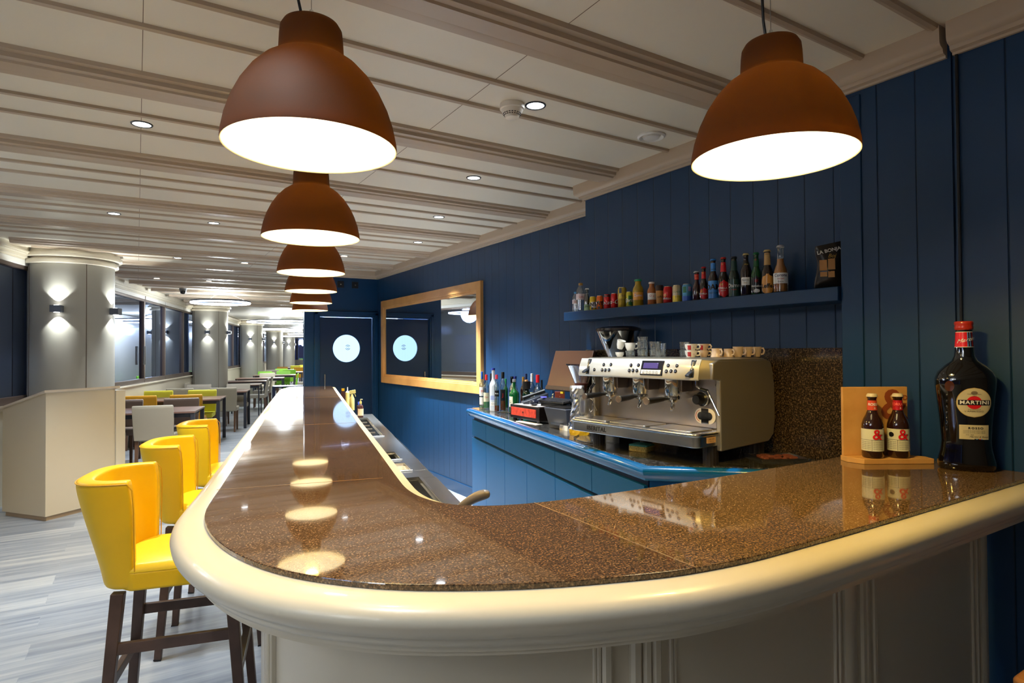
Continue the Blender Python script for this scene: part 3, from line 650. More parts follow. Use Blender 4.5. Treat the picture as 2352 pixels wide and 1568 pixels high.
# ---------------------------------------------------------------- round columns with wall lights
M_COL = mat('column_cladding', (160, 157, 148), .45)
def column(s, t, D, label, n):
    p = W2(s, t); r = thing('round_column', label, 'column', p, -TH, 'round clad columns along the windows'); R0 = D/2
    MB().lathe([(0, 0), (R0, 0), (R0, ZC-.14), (R0-.02, ZC-.14)], 64).build('shaft', M_COL, r, angle=50)
    MB().lathe([(R0-.01, ZC-.15), (R0+.035, ZC-.15), (R0+.038, ZC-.145), (R0+.038, ZC-.105), (R0+.006, ZC-.10), (R0+.006, ZC-.085), (R0+.07, ZC-.08), (R0+.073, ZC-.075), (R0+.073, ZC-.04), (R0+.05, ZC-.035), (R0+.05, ZC)], 64).build('capital_ring', M_CREAM, r, angle=35)
    for a in (-PI/2+.62, -PI/2-.9): 
        q = (math.cos(a)*R0, math.sin(a)*R0); MB().bar((*q, 0), (*q, ZC-.15), .008, .004).build('cladding_joint', mat('joint_dark', (96, 80, 68), .6), r)
    for j, a in enumerate((-PI/2+.0, -PI/2+1.42)):
        d = Vector((math.cos(a-TH), math.sin(a-TH))); c = p.xy+d*(R0+.045)
        w = thing('wall_light', ('square dark up and down wall light, %s on the %s' % (('facing the room entrance', 'at the right edge')[j], n)), 'wall light', (c.x, c.y, 1.975), a-TH, 'up and down lights on the columns')
        MB().box(-.045, -.05, -.036, .045, .05, .036).build('housing', mat('sconce_slate', (84, 90, 104), .35), w, bevel=.003)
        for sg in (-1, 1):
            MB().lathe([(0, 0), (.024, 0), (.026, .002*sg), (0, .003*sg)], 20, (0.0, 0, .0365*sg)).build('lens', emis('sconce_lens', (1, 1, .96), 12), w)
            light('sconce_beam', 'SPOT', (.0, 0, .042*sg), SCONCE_W if s > 9 else SCONCE_W*1.0, (.95, 1.0, .97), w, spot_size=R(96), spot_blend=.25, shadow_soft_size=.012, rot=(0 if sg < 0 else PI, 0, 0))
column(8.0, -2.54, .80, 'nearest round column behind the cream lectern', 'nearest column')
column(15.8, -2.25, .76, 'second round column, under the nearest ring light', 'second column')
column(23.5, -2.01, .76, 'third round column, middle of the row', 'third column')
column(31.2, -1.64, .76, 'fourth round column in the row', 'fourth column')
column(39.0, -1.24, .70, 'farthest round column of the row', 'farthest column')
# ---------------------------------------------------------------- lectern in front of the first column
A, B_, Cc = Vector(W2(6.46, -2.25).xy), Vector(W2(6.84, -2.72).xy), Vector(W2(6.98, -1.85).xy)
e1 = (B_-A); e2 = (Cc-A); ln = Vector((-e2.y, e2.x)).normalized(); ln = ln if ln.dot(e1) > 0 else -ln
lec = thing('lectern', 'cream host lectern with sloping top in front of the nearest column', 'lectern', (A.x, A.y, 0))
e1p = ln*e1.dot(ln); u_ = e2.normalized(); L1, L2 = e1.length, e2.length; v_ = e1.normalized()
pt_ = lambda a, b, z: (u_.x*a+v_.x*b, u_.y*a+v_.y*b, z)
mb = MB(); z0_, zA, zB = .04, 1.155, .985
vs = [pt_(0,0,z0_), pt_(L2,0,z0_), pt_(L2,L1,z0_), pt_(0,L1,z0_), pt_(0,0,zA), pt_(L2,0,zA), pt_(L2,L1,zB), pt_(0,L1,zB)]
mb.add(vs, [(0,3,2,1),(4,5,6,7),(0,1,5,4),(1,2,6,5),(2,3,7,6),(3,0,4,7)]); mb.build('cabinet', mat('lectern_cream', (204, 192, 170), .5), lec, smooth=False, bevel=.003)
mb = MB(); g_ = .03
vs = [pt_(-g_,-g_,zA), pt_(L2+g_,-g_,zA), pt_(L2+g_,L1+.12,zB-.03), pt_(-g_,L1+.12,zB-.03)]; mb.add(vs+[(a, b, c+.02) for a, b, c in vs], [(0,3,2,1),(4,5,6,7),(0,1,5,4),(1,2,6,5),(2,3,7,6),(3,0,4,7)])
mb.build('sloping_top', mat('lectern_top', (214, 198, 178), .4), lec, smooth=False, bevel=.003)
mb = MB().prism([pt_(.02,.02,0)[:2], pt_(L2-.02,.02,0)[:2], pt_(L2-.02,L1-.02,0)[:2], pt_(.02,L1-.02,0)[:2]], 0, .04); mb.build('plinth', mat('plinth_taupe', (170, 150, 128), .5), lec)
mb = MB().prism([pt_(L2,-.012,0)[:2], pt_(L2+.1,-.012,0)[:2], pt_(L2+.1,.25,0)[:2], pt_(L2,.25,0)[:2]], .0, 1.13); mb.build('side_panel', M_CREAM, lec, bevel=.002)
# ---------------------------------------------------------------- yellow bar stools
def make_stool():
    r = thing('bar_stool', 'x', 'bar stool')
    # local: +x faces the bar, width along y
    hw = .205; zs0, zs1 = .645, .715
    # wrapped back: path round the rear, outer and inner skins lofted, leaning out toward the top
    def path(w, d, n=30, z=0):
        ex = -.116-(.004 if z > 1.005 else 0)-(.010 if z > 1.03 else 0)
        pts = [(ex, w)]
        for k in range(n+1):
            a = PI/2+PI*k/n; e = 2.0/3.0
            pts.append((min(-.135, ex-.003)-abs(math.cos(a))**e*d, math.copysign(abs(math.sin(a))**e, math.sin(a))*w))
        return pts+[(ex, -w)]
    zz = [(.645, .198, .104), (.68, .199, .110), (.74, .203, .124), (.84, .211, .154), (.94, .219, .182), (1.01, .223, .198), (1.032, .222, .199), (1.044, .214, .191)]
    rows = [[(x_, y_, z) for x_, y_ in path(w, d, z=z)] for z, w, d in zz]
    for z, w, d in zz[::-1]:
        q_ = .052 if z < 1.04 else .040; rows.append([(x_, y_, max(z, .66)) for x_, y_ in path(w-q_, d-q_-.004, z=z)])
    rows.append(rows[0]); mb = MB().grid(rows)
    for e in (0, -1): mb.add([rw[e] for rw in rows[:-1]], [tuple(range(len(rows)-1))])
    mb.build('backrest', M_YEL, r, angle=180, sub=2)
    mb = MB().tube([Vector(rows[k][0])+Vector((.0005, .0006, 0)) for k in range(1, 6)]+[Vector((p[0]-.0008, p[1]*1.003, 1.033)) for p in rows[6][1:-1]]+[Vector(rows[k][-1])+Vector((.0005, -.0006, 0)) for k in range(5, 0, -1)], .0022, 6)
    mb.build('seam_piping', mat('yellow_piping', (206, 156, 16), .5), r)
    # seat pad: box below, domed cushion on top
    poly = [(.235, .205), (.25, .19), (.25, -.19), (.235, -.205), (-.13, -.205), (-.19, -.15), (-.21, 0), (-.19, .15), (-.13, .205)]
    MB().prism(poly, zs0, zs1).build('seat_base', M_YEL, r, bevel=.012, seg=3)
    rows = []
    for sc, z in ((1.0, .712), (.99, .722), (.93, .737), (.8, .748), (.55, .756), (.2, .759), (.001, .759)): rows.append([(x_*sc+.01*(1-sc), y_*sc, z) for x_, y_ in poly])
    MB().grid(rows, True).build('seat_cushion', mat('lime_yellow_seat', (238, 205, 40), .4, bump=(160, .05)), r, angle=80, bevel=.006, sub=1)
    for sx in (-1, 1):
        for sy in (-1, 1):
            MB().bar((sx*.185+.01, sy*.165, .635), (sx*.235+.01, sy*.20, 0), (.042, .032), (.042, .032), up=(0, 1, 0)).build('leg', M_DKWOOD, r, bevel=.003)
            MB().bar((sx*.2345+.01, sy*.1995, .006), (sx*.2355+.01, sy*.2005, 0), .034, .034, up=(0, 1, 0)).build('foot_glide', M_BLACK, r)
    for sy in (-1, 1): MB().bar((-.205, sy*.181, .44), (.225, sy*.181, .44), .02, .04).build('stretcher', M_DKWOOD, r, bevel=.002)
    MB().bar((.227, -.185, .30), (.227, .185, .30), .022, .04).build('stretcher', M_DKWOOD, r, bevel=.002)
    MB().bar((-.207, -.185, .30), (-.207, .185, .30), .022, .04).build('stretcher', M_DKWOOD, r, bevel=.002)
    MB().bar((.227, -.186, .327), (.227, .186, .327), .026, .006).build('kick_plate', M_STEEL, r)
    return r
st0 = None
for i, (s, lab) in enumerate(((2.70, 'nearest yellow leather bar stool with curved back on dark wooden legs'), (3.57, 'middle yellow leather bar stool, second along the bar'), (4.44, 'farthest yellow leather bar stool, third along the bar'))):
    o = make_stool() if st0 is None else dup(st0)
    if st0 is None: st0 = o
    p = W2(s, -.485); o.location = (p.x, p.y, 0); o.rotation_euler = (0, 0, -TH); o['label'] = lab; o['group'] = 'yellow bar stools at the bar'
# wooden seat poking into the lower right corner
ws = thing('wooden_stool', 'light wooden stool corner in front of the bar at right', 'stool', (1.87, .38, 0))
MB().prism([(-.16, .13), (-.19, .16), (-.17, .20), (.2, .20), (.2, -.2), (-.17, -.2), (-.19, -.1)], .72, .75).build('seat', mat('light_wood', (196, 136, 84), .45, noise=(8, (180, 120, 70))), ws, bevel=.008)
for a in (-.13, .16):
    for b_ in (-.15, .14): MB().bar((a, b_, .72), (a*1.15, b_*1.15, 0), .03, .03).build('leg', MATS['light_wood'], ws)
# ---------------------------------------------------------------- dining tables and chairs
def make_table():
    r = thing('dining_table', 'x', 'table')
    MB().box(-.66, -.40, .712, .66, .40, .735).build('tabletop', mat('walnut_top', (128, 98, 86), .3, noise=(4, (112, 84, 74))), r, bevel=.002)
    MB().box(-.60, -.34, .655, .60, .34, .712).build('apron', mat('dark_metal_frame', (58, 60, 70), .4, .3), r, bevel=.002)
    for sx in (-1, 1):
        for sy in (-1, 1): MB().box(sx*.63-.025, sy*.365-.025, 0, sx*.63+.025, sy*.365+.025, .712).build('leg', MATS['dark_metal_frame'], r, bevel=.002)
    return r
def make_chair(m):
    r = thing('dining_chair', 'x', 'chair')   # faces +y
    rows = []
    for z, y, t_, w in ((.40, -.20, .05, .215), (.5, -.205, .05, .222), (.65, -.225, .045, .228), (.80, -.25, .04, .23), (.835, -.256, .034, .228), (.842, -.258, .012, .22)):
        rows.append([(-w, y-t_/2, z), (w, y-t_/2, z), (w, y+t_/2, z), (-w, y+t_/2, z)])
    mb = MB().grid(rows, True); mb.add(rows[0], [(0, 1, 2, 3)]); mb.add(rows[-1], [(0, 1, 2, 3)]); mb.build('backrest', m, r, bevel=.01, angle=60)
    MB().prism([(-.215, -.2), (.215, -.2), (.225, .22), (-.225, .22)], .385, .465).build('seat', m, r, bevel=.016, seg=3)
    for sx in (-1, 1):
        MB().bar((sx*.19, .185, .39), (sx*.19, .195, 0), (.04, .03), (.04, .03), up=(1, 0, 0)).build('leg', mat('chair_leg_wood', (110, 82, 66), .4), r)
        MB().bar((sx*.19, -.18, .39), (sx*.19, -.23, 0), (.04, .03), (.04, .03), up=(1, 0, 0)).build('leg', mat('chair_leg_wood'), r)
    return r
CM = {'grey': mat('grey_leather', (168, 160, 146), .5), 'orange': mat('ochre_leather', (206, 146, 28), .45), 'lime': mat('lime_yellow_leather', (236, 230, 70), .45), 'green': mat('green_leather', (140, 208, 60), .45), 'taupe': mat('taupe_leather', (140, 122, 112), .5)}
CHP = {}; t0_ = None
def chair(col, s, t, face, label):
    p = W2(s, t)
    if col not in CHP: o = make_chair(CM[col]); CHP[col] = o
    else: o = dup(CHP[col])
    o.location = (p.x, p.y, 0); o.rotation_euler = (0, 0, -TH+{'far': 0, 'near': PI, 'left': PI/2, 'right': -PI/2}.get(face, face if not isinstance(face, str) else 0)); o['label'] = label; o['group'] = 'upholstered chairs of the dining wing'
def table(s, t, label, rot=0, sx=1):
    global t0_
    p = W2(s, t); o = make_table() if t0_ is None else dup(t0_)
    if t0_ is None: t0_ = o
    o.location = (p.x, p.y, 0); o.rotation_euler = (0, 0, -TH+rot); o.scale = (sx, 1, 1); o['label'] = label; o['group'] = 'walnut topped dining tables'
table(9.24, -2.10, 'dining table nearest the lectern, grey chair at its near side')
chair('grey', 9.02-.13, -1.88, 'far', 'grey chair seen from behind at the near side of the nearest table')
chair('grey', 8.92, -2.52, 'far', 'grey chair half hidden by the lectern at the nearest table')
chair('taupe', 9.62, -1.78, 'near', 'taupe chair across the nearest table, right seat')
chair('taupe', 9.62, -2.50, 'near', 'taupe chair across the nearest table, left seat')
table(11.4, -2.08, 'second dining table, between ochre and lime chairs')
chair('orange', 10.92, -1.86, 'far', 'ochre chair at the near side of the second table, right seat')
chair('orange', 10.92, -2.50, 'far', 'ochre chair at the near side of the second table, left seat')
chair('lime', 11.66, -1.82, 'near', 'lime yellow chair across the second table, right seat')
chair('lime', 11.70, -2.52, 'near', 'lime yellow chair across the second table, left seat')
table(13.4, -1.86, 'third dining table, under the ring light, with only grey chairs')
chair('grey', 12.72, -1.55, 'far', 'grey chair with full back in view at the near side of the third table')
chair('grey', 12.84, -2.3, 'far', 'grey chair at the near side of the third table, left seat')
chair('grey', 13.74, -1.45, 'near', 'grey chair across the third table, right seat')
chair('grey', 13.74, -2.2, 'near', 'grey chair across the third table, left seat')
table(15.9, -1.50, 'fourth dining table, ending beside two grey chairs in profile', 0, .53)
chair('grey', 16.1, -1.25, 'left', 'grey chair in profile at the right end of the fourth table')
chair('grey', 14.85, -2.32, 'right', 'small grey chair by the window low wall beside the second column')
table(17.7, -1.78, 'fifth dining table, beyond the two grey chairs in profile')
chair('grey', 17.8, -1.25, 'left', 'grey chair in profile, second one, at the right end of the fifth table')
chair('green', 18.1, -2.2, 'right', 'green chair left of the fifth table near the third column')
table(19.6, -1.42, 'sixth dining table, beside the green chair in profile')
chair('green', 19.9, -.62, 'left', 'green chair in profile at the right end of the sixth table')
chair('grey', 20.4, -1.3, 'near', 'grey chair across the sixth table')
table(22.0, -1.15, 'seventh dining table, surrounded by green chairs')
chair('green', 21.6, -1.35, 'far', 'green chair at the near side of the seventh table, left seat')
chair('green', 22.4, -.9, 'near', 'green chair across the seventh table, right seat')
chair('green', 22.4, -1.5, 'near', 'green chair across the seventh table, left seat')
chair('grey', 22.2, -.35, 'left', 'grey chair at the right end of the seventh table')
table(25.0, -.95, 'eighth dining table, in front of the fourth column')
chair('green', 24.5, -.75, 'far', 'green chair at the near side of the eighth table, right seat')
chair('grey', 24.5, -1.35, 'far', 'grey chair at the near side of the eighth table, left seat')
chair('green', 25.5, -1.1, 'near', 'green chair across the eighth table')
table(28.4, -.7, 'ninth dining table, with an ochre chair')
chair('orange', 28.0, -.45, 'far', 'ochre chair at the near side of the ninth table, right seat')
chair('orange', 28.9, -1.2, 'near', 'ochre chair across the ninth table, left seat')
table(32.0, -.5, 'tenth dining table, farthest one in view')
chair('lime', 32.5, -.3, 'near', 'lime chair across the farthest table')
chair('lime', 31.6, -.7, 'far', 'lime chair at the near side of the farthest table')
# low dark trolley rail beyond the end of the bar
tr = thing('serving_trolley', 'dark low serving trolley beyond the far end of the bar', 'trolley', W2(10.6, -.32), -TH)
for z in (.5, .93): MB().box(-.26, -.22, z, .26, .22, z+.02).build('shelf', mat('navy_metal', (40, 52, 86), .4, .3), tr, bevel=.003)
for sx in (-1, 1):
    for sy in (-1, 1): MB().box(sx*.25-.012, sy*.21-.012, 0, sx*.25+.012, sy*.21+.012, .95).build('leg', MATS['navy_metal'], tr)
# ---------------------------------------------------------------- bottles, cans and their lettering
G_BROWN = mat('brown_bottle_glass', (34, 16, 8), .06, coat=.8)
G_GREEN = mat('green_bottle_glass', (10, 74, 34), .06, coat=.8)
G_DKGREEN = mat('dark_green_glass', (8, 34, 24), .06, coat=.8)
G_FROST = mat('frosted_bottle', (206, 216, 228), .35)
def col(name, c, rough=.35, coat=.2, metal=0): return mat(name, c, rough, metal, coat)
CAMXY = Vector((0, 0))
def facing(x, y, da=0): return math.atan2(-y, -x)+da
def decal(parent, name, r, z0, z1, a, half, m, r1=None, round_=0):
    """label band wrapped round the front of a bottle; r may taper to r1"""
    r1 = r if r1 is None else r1; mb = MB(); n = 16; rows = []
    for i in range(9):
        f = i/8; z = z0+(z1-z0)*f; rr = r+(r1-r)*f+.0005
        h = half*(math.sqrt(max(0, 1-(2*f-1)**2))*round_+(1-round_)) if round_ else half
        rows.append([(rr*math.cos(a-h+2*h*k/n), rr*math.sin(a-h+2*h*k/n), z) for k in range(n+1)])
    return mb.grid(rows).build(name, m, parent)
def lettering(parent, s, size, r, z, a, m, **k):
    return text_wrap(s, size, r+(.0011 if size < .03 else .0024), z, a, **k).build('lettering', m, parent, smooth=False)
WHT = col('ink_white', (240, 240, 236)); INK = col('ink_black', (20, 20, 24)); RED = col('label_red', (214, 24, 34)); GOLD = col('ink_gold', (206, 170, 90), .3, .2, .4); INKR = col('ink_red', (200, 24, 30)); INKG = col('ink_green', (20, 110, 60))
def beer(name, label, x, y, z, h, r, glass, capc, shoulder=.52, neck=.40, group='bottles and cans on the wall shelf', slim=.30, clear=None, cat='bottle'):
    o = thing(name, label, cat, (x, y, z), 0, group)
    prof = [(0, .004), (r*.86, .0), (r*.97, .006), (r, .014), (r, h*shoulder), (r*.96, h*(shoulder+.05)), (r*.82, h*(shoulder+.11)), (r*.6, h*(shoulder+.18)), (r*.47, h*(shoulder+.25)), (r*neck, h*.93), (r*neck*1.12, h*.94), (r*neck*1.12, h*.96), (r*neck, h*.965), (r*neck, h*.99), (0, h*.99)]
    MB().lathe(prof, 28).build('glass_body', glass, o, angle=60)
    if clear: MB().lathe([(0, .006), (r*.9, .008), (r*.92, h*shoulder), (r*.74, h*(shoulder+.11)), (r*.5, h*(shoulder+.19)), (r*.42, h*clear[0]), (0, h*clear[0])], 24).build('liquid', clear[1], o)
    if capc:
        mb = MB(); n = 21; rows = []
        for f, rr in ((.955, 1.32), (.962, 1.30), (.985, 1.2), (.998, 1.05), (1.0, .0)):
            rows.append([(r*neck*rr*(1+(.04 if k % 2 and f < .97 else 0))*math.cos(PI*k/n), r*neck*rr*(1+(.04 if k % 2 and f < .97 else 0))*math.sin(PI*k/n), h*f+.001) for k in range(2*n)])
        mb.grid(rows, True).build('crown_cap', capc, o, angle=50)
    return o
def can(label, x, y, z, h, r, body, name='drink_can', lid=None):
    o = thing(name, label, 'can', (x, y, z), 0, 'bottles and cans on the wall shelf')
    MB().lathe([(0, .003), (r*.78, 0), (r*.84, .002), (r, .010), (r, h-.012), (r*.86, h-.003), (r*.86, h), (r*.82, h), (r*.80, h-.004), (0, h-.004)], 32).build('can_body', body, o, angle=50)
    MB().lathe([(r*.85, h-.002), (r*.87, h), (r*.85, h+.001), (r*.82, h-.001)], 28).build('rim', lid or M_CHROME, o)
    mb = MB().tube([(-.004, 0, h-.002), (.006, 0, h-.001)], .003, 6); mb.build('ring_pull', M_CHROME, o)
    return o
SX, SZ = 2.475, 1.75
SI = [(3.175, .137, .0218), (3.120, .190, .0300), (3.055, .149, .0205), (2.995, .091, .0222), (2.928, .091, .0219), (2.858, .094, .0215), (2.794, .094, .0212), (2.722, .124, .0270), (2.660, .093, .0206), (2.587, .160, .0316), (2.477, .133, .0259), (2.417, .108, .0218), (2.355, .095, .0251), (2.289, .096, .0246), (2.219, .095, .0253), (2.154, .156, .0215), (2.108, .173, .0213), (2.047, .206, .0253), (1.985, .206, .0249), (1.922, .201, .0265), (1.854, .207, .0260), (1.798, .203, .0246), (1.739, .207, .0262), (1.672, .218, .0315)]
PET = thin_glass('pet_plastic', (226, 236, 240), .14, .06)
def water(i, label, capc, lab):
    y, h, r = SI[i]; a = facing(SX, y); o = thing('water_bottle', label, 'bottle', (SX, y, SZ), 0, 'bottles and cans on the wall shelf')
    prof = [(0, .003), (r*.9, 0)]
    for k in range(9): z = .008+h*.075*k; prof += [(r, z), (r*.94, z+h*.035)]
    prof += [(r, h*.68), (r*.92, h*.76), (r*.6, h*.86), (r*.42, h*.9), (r*.42, h*.93)]
    MB().lathe(prof, 28).build('plastic_body', PET, o, angle=60)
    MB().lathe([(0, h), (r*.46, h), (r*.48, h-.002), (r*.48, h*.92), (0, h*.92)], 20).build('screw_cap', capc, o)
    l = decal(o, 'label', r*1.01, h*.42, h*.62, a, 1.5, col('paper_pink_white', (232, 214, 216))); lettering(l, lab, h*.10, r*1.02, h*.52, a+.1, INKR)
    return o
water(0, 'small clear water bottle with light blue cap at the left end of the shelf', col('cap_lightblue', (70, 160, 230)), 'Lanj')
water(1, 'large ribbed clear water bottle with ochre cap on the shelf', col('cap_ochre', (176, 130, 60)), 'Lanj')
y, h, r = SI[2]; a = facing(SX, y)
o = beer('soft_drink_bottle', 'small grey glass bottle with white cap and pale green label on the shelf', SX, y, SZ, h, r, thin_glass('smoke_glass', (190, 200, 200), .14), col('cap_white', (226, 226, 226)), .48, .46, clear=(.52, mat('cola_dark', (30, 20, 18), .2)))
l = decal(o, 'label', r, h*.04, h*.30, a, 1.2, col('label_palegreen', (170, 204, 160))); lettering(l, 'LIMTE', h*.12, r, h*.2, a, INK)
def simple_can(i, label, body, bits, lid=None):
    y, h, r = SI[i]; a = facing(SX, y); o = can(label, SX, y, SZ, h, r, body, lid=lid)
    for kind, *q in bits:
        if kind == 'band': decal(o, 'printed_band', r, h*q[0], h*q[1], a+q[2], q[3], q[4])
        else: lettering(o, q[0], h*q[1], r, h*q[2], a+q[3], q[4], **(q[5] if len(q) > 5 else {}))
    return o
CY, CO, CR = col('can_lemon', (226, 196, 40), .25, .5, .3), col('can_orange', (236, 110, 30), .25, .5, .3), col('can_red', (206, 20, 26), .25, .5, .3)
simple_can(3, 'yellow drink can with dark lettering, first can from the shelf end', CY, [('band', .2, .62, .3, .8, WHT), ('t', 'FANTA', .34, .44, -.25, INK, dict(bold=.012)), ('band', .10, .24, -.3, .3, INK)])
simple_can(4, 'orange drink can with dark lettering, between the yellow and the red cans', CO, [('t', 'FANTA', .34, .46, -.35, INK, dict(bold=.012)), ('band', .10, .26, -.3, .35, INK), ('band', .5, .66, -.5, .2, INKG)])
simple_can(5, 'red drink can with dark top, left one of the two red script cans', CR, [('band', .84, .93, 0, 1.5, INK), ('t', 'Coca-Cola', .36, .45, .55, WHT, dict(shear=.4))], lid=INK)
simple_can(6, 'plain red drink can with white script, right one of the two', CR, [('t', 'Coca-Cola', .38, .45, -.5, WHT, dict(shear=.4))])
simple_can(7, 'tall gold drink can with black corner on the shelf', col('can_gold', (196, 168, 60), .25, .4, .5), [('band', .72, .96, -.45, .3, INK), ('t', 'Sch', .16, .6, .1, INK, dict(shear=.5)), ('t', 'TONIC', .07, .4, .1, INK)])
simple_can(8, 'short yellow and green drink can beside the green capped juice', col('can_lime', (206, 200, 60), .25, .4, .4), [('band', .15, .75, .2, .5, INKG), ('t', 'Sprite', .32, .45, 0, WHT, dict(shear=.5, bold=.01))])
def juice(i, label, liq, capc, lab, txt, tc, capdark=False):
    y, h, r = SI[i]; a = facing(SX, y); o = thing('juice_bottle', label, 'bottle', (SX, y, SZ), 0, 'bottles and cans on the wall shelf')
    MB().lathe([(0, .003), (r*.9, 0), (r*.96, .008), (r*.92, h*.3), (r*.98, h*.5), (r, h*.58), (r*.9, h*.68), (r*.62, h*.78), (r*.55, h*.82), (r*.55, h*.93), (0, h*.93)], 30).build('glass_body', liq, o, angle=60)
    MB().lathe([(0, h), (r*.6, h), (r*.68, h*.985), (r*.68, h*.93), (r*.62, h*.92)], 26).build('lid', capc, o, angle=40)
    l = decal(o, 'label', r*.985, h*.24, h*.52, a, 1.1, lab); lettering(l, txt, h*.13, r*.99, h*.40, a, tc); return o
juice(9, 'large yellow green juice bottle with green lid on the shelf', mat('juice_yellowgreen', (176, 146, 30), .15, coat=.5), col('lid_green', (30, 150, 90)), col('label_orange', (240, 170, 50)), 'Zumo', WHT)
juice(10, 'brown peach juice bottle with white lid on the shelf', mat('juice_peach', (176, 104, 48), .15, coat=.5), col('lid_white', (226, 216, 210)), WHT, 'O o', INKR)
y, h, r = SI[11]; a = facing(SX, y); o = thing('coffee_cup', 'caramel chilled coffee cup with dark brown lid on the shelf', 'cup', (SX, y, SZ), 0, 'bottles and cans on the wall shelf')
MB().lathe([(0, .002), (r*.8, 0), (r*.84, .004), (r*.98, h*.74), (0, h*.74)], 28).build('cup_body', col('cup_caramel', (206, 150, 76)), o); MB().lathe([(r*1.0, h*.72), (r*1.03, h*.75), (r*1.0, h*.95), (r*.9, h), (0, h)], 28).build('lid', col('lid_darkbrown', (60, 36, 26)), o)
lettering(o, 'caffe', h*.16, r*.93, h*.4, a, INK)
simple_can(12, 'red beer can with a small gold star on the shelf', CR, [('t', 'ESTRELLA', .13, .30, -.45, WHT, dict(bold=.01)), ('t', '*', .5, .40, -.6, GOLD)])
simple_can(13, 'beige and yellow beer can between the red and the light blue cans', col('can_beige', (206, 190, 150), .25, .4, .3), [('band', .05, .42, 0, 1.4, CY), ('t', 'CLARA', .14, .62, -.1, INKG), ('t', 'limon', .12, .35, 0, INK)])
simple_can(14, 'light blue drink can with green leaf print on the shelf', col('can_blue', (92, 170, 220), .25, .4, .3), [('band', .52, .86, -.6, .45, INKG), ('band', .03, .34, 0, 1.5, col('can_deepblue', (40, 90, 190))), ('band', .6, .85, .55, .3, col('can_pink', (200, 170, 220)))])
def sbeer(i, label, glass, capc, bits, **k):
    y, h, r = SI[i]; a = facing(SX, y); o = beer('beer_bottle', label, SX, y, SZ, h, r, glass, capc, **k)
    sh = k.get('shoulder', .52); nk = k.get('neck', .40)
    for kind, *q in bits:
        if kind == 'body': 
            l = decal(o, 'label', r, h*q[0], h*q[1], a+q[2], q[3], q[4], round_=q[5] if len(q) > 5 else 0)
            for tx in (q[6] if len(q) > 6 else []): lettering(l, tx[0], h*tx[1], r, h*tx[2], a+tx[3], tx[4], **(tx[5] if len(tx) > 5 else {}))
        else:
            z0, z1 = q[0], q[1]; f = lambda z: r*(nk+(.47-nk)*max(0, (.93-z)/(.93-sh-.25))) if z > sh+.25 else r*(.47+.13*(sh+.25-z)/.07)
            l = decal(o, 'neck_label', f(z0), h*z0, h*z1, a, PI*.98, q[2], f(z1))
            for tx in (q[3] if len(q) > 3 else []): lettering(l, tx[0], h*tx[1], f(tx[2]), h*tx[2], a+tx[3], tx[4])
    return o
CAPS = {'r': col('cap_red', (196, 30, 36), .3, .2, .4), 's': col('cap_silver', (200, 200, 204), .3, .1, .7), 'b': col('cap_blue', (60, 140, 220)), 'k': col('cap_black', (50, 50, 56), .3, .2, .4), 'g': col('cap_green', (20, 110, 60)), 'y': col('cap_gold', (206, 180, 120), .3, .2, .5)}
LB = col('label_blue', (60, 140, 226)); LG = col('label_darkgreen', (24, 60, 52)); LT = col('label_tan', (224, 160, 70))
sbeer(15, 'smallest brown bottle with red neck and silver cap on the shelf', mat('amber_bitter', (60, 20, 12), .06, coat=.8), CAPS['s'], [('neck', .72, .90, RED, [('BITTER', .05, .84, .1, GOLD), ('KALI', .06, .77, .1, GOLD)])], shoulder=.42, neck=.55)
sbeer(16, 'small brown beer bottle with red neck foil and round red label', G_BROWN, CAPS['r'], [('neck', .65, .86, RED, [('*', .16, .79, -.4, GOLD)]), ('body', .02, .38, .05, 1.1, RED, 1, [('ESTRELLA', .065, .20, -.35, WHT, dict(bold=.01)), ('*', .22, .23, -.5, GOLD)])], shoulder=.42, neck=.46)
sbeer(17, 'brown beer bottle with light blue neck and blue body label', G_BROWN, CAPS['b'], [('neck', .70, .90, LB, [('DAMM', .055, .74, 0, INK)]), ('body', .03, .46, 0, 1.35, LB, 0, [('DAM', .18, .30, -.1, INK, dict(bold=.012)), ('FREE DAM', .055, .16, 0, INK)])], shoulder=.46, neck=.46)
sbeer(18, 'large brown beer bottle with red neck foil and big round red label', G_BROWN, CAPS['r'], [('neck', .65, .88, RED, [('*', .14, .80, -.4, GOLD)]), ('body', .02, .45, .05, 1.15, RED, 1, [('ESTRELLA', .06, .25, -.35, WHT, dict(bold=.01)), ('DAMM', .04, .19, -.1, WHT), ('*', .2, .30, -.4, GOLD)])], shoulder=.46, neck=.44)
sbeer(19, 'dark green beer bottle with green label between red and brown bottles', G_DKGREEN, CAPS['k'], [('neck', .66, .90, LG, [('DAMM', .045, .80, 0, WHT), ('DAMM', .045, .70, 0, WHT)]), ('body', .03, .45, 0, 1.35, LG, 0, [('Damm', .13, .29, 0, WHT), ('INEDIT', .04, .19, 0, INKR)])], shoulder=.48, neck=.44)
sbeer(20, 'stout brown beer bottle with gold cap and small pale square label', G_BROWN, CAPS['y'], [('neck', .66, .80, INK, [('1906', .05, .74, 0, GOLD)]), ('body', .26, .44, -.15, .8, WHT, 0, [('Reserva', .05, .38, -.15, INK), ('1906', .04, .31, -.15, GOLD)])], shoulder=.56, neck=.42)
sbeer(21, 'bright green beer bottle with oval black label and red star', G_GREEN, CAPS['g'], [('neck', .68, .86, col('neck_green', (16, 90, 46)), [('*', .12, .81, -.2, INKR)]), ('body', .02, .46, 0, 1.2, INK, 1, [('Heineken', .068, .22, 0, WHT, dict(bold=.008)), ('*', .2, .30, 0, INKR)]), ('body', .06, .16, 0, .6, WHT, 1)], shoulder=.46, neck=.42)
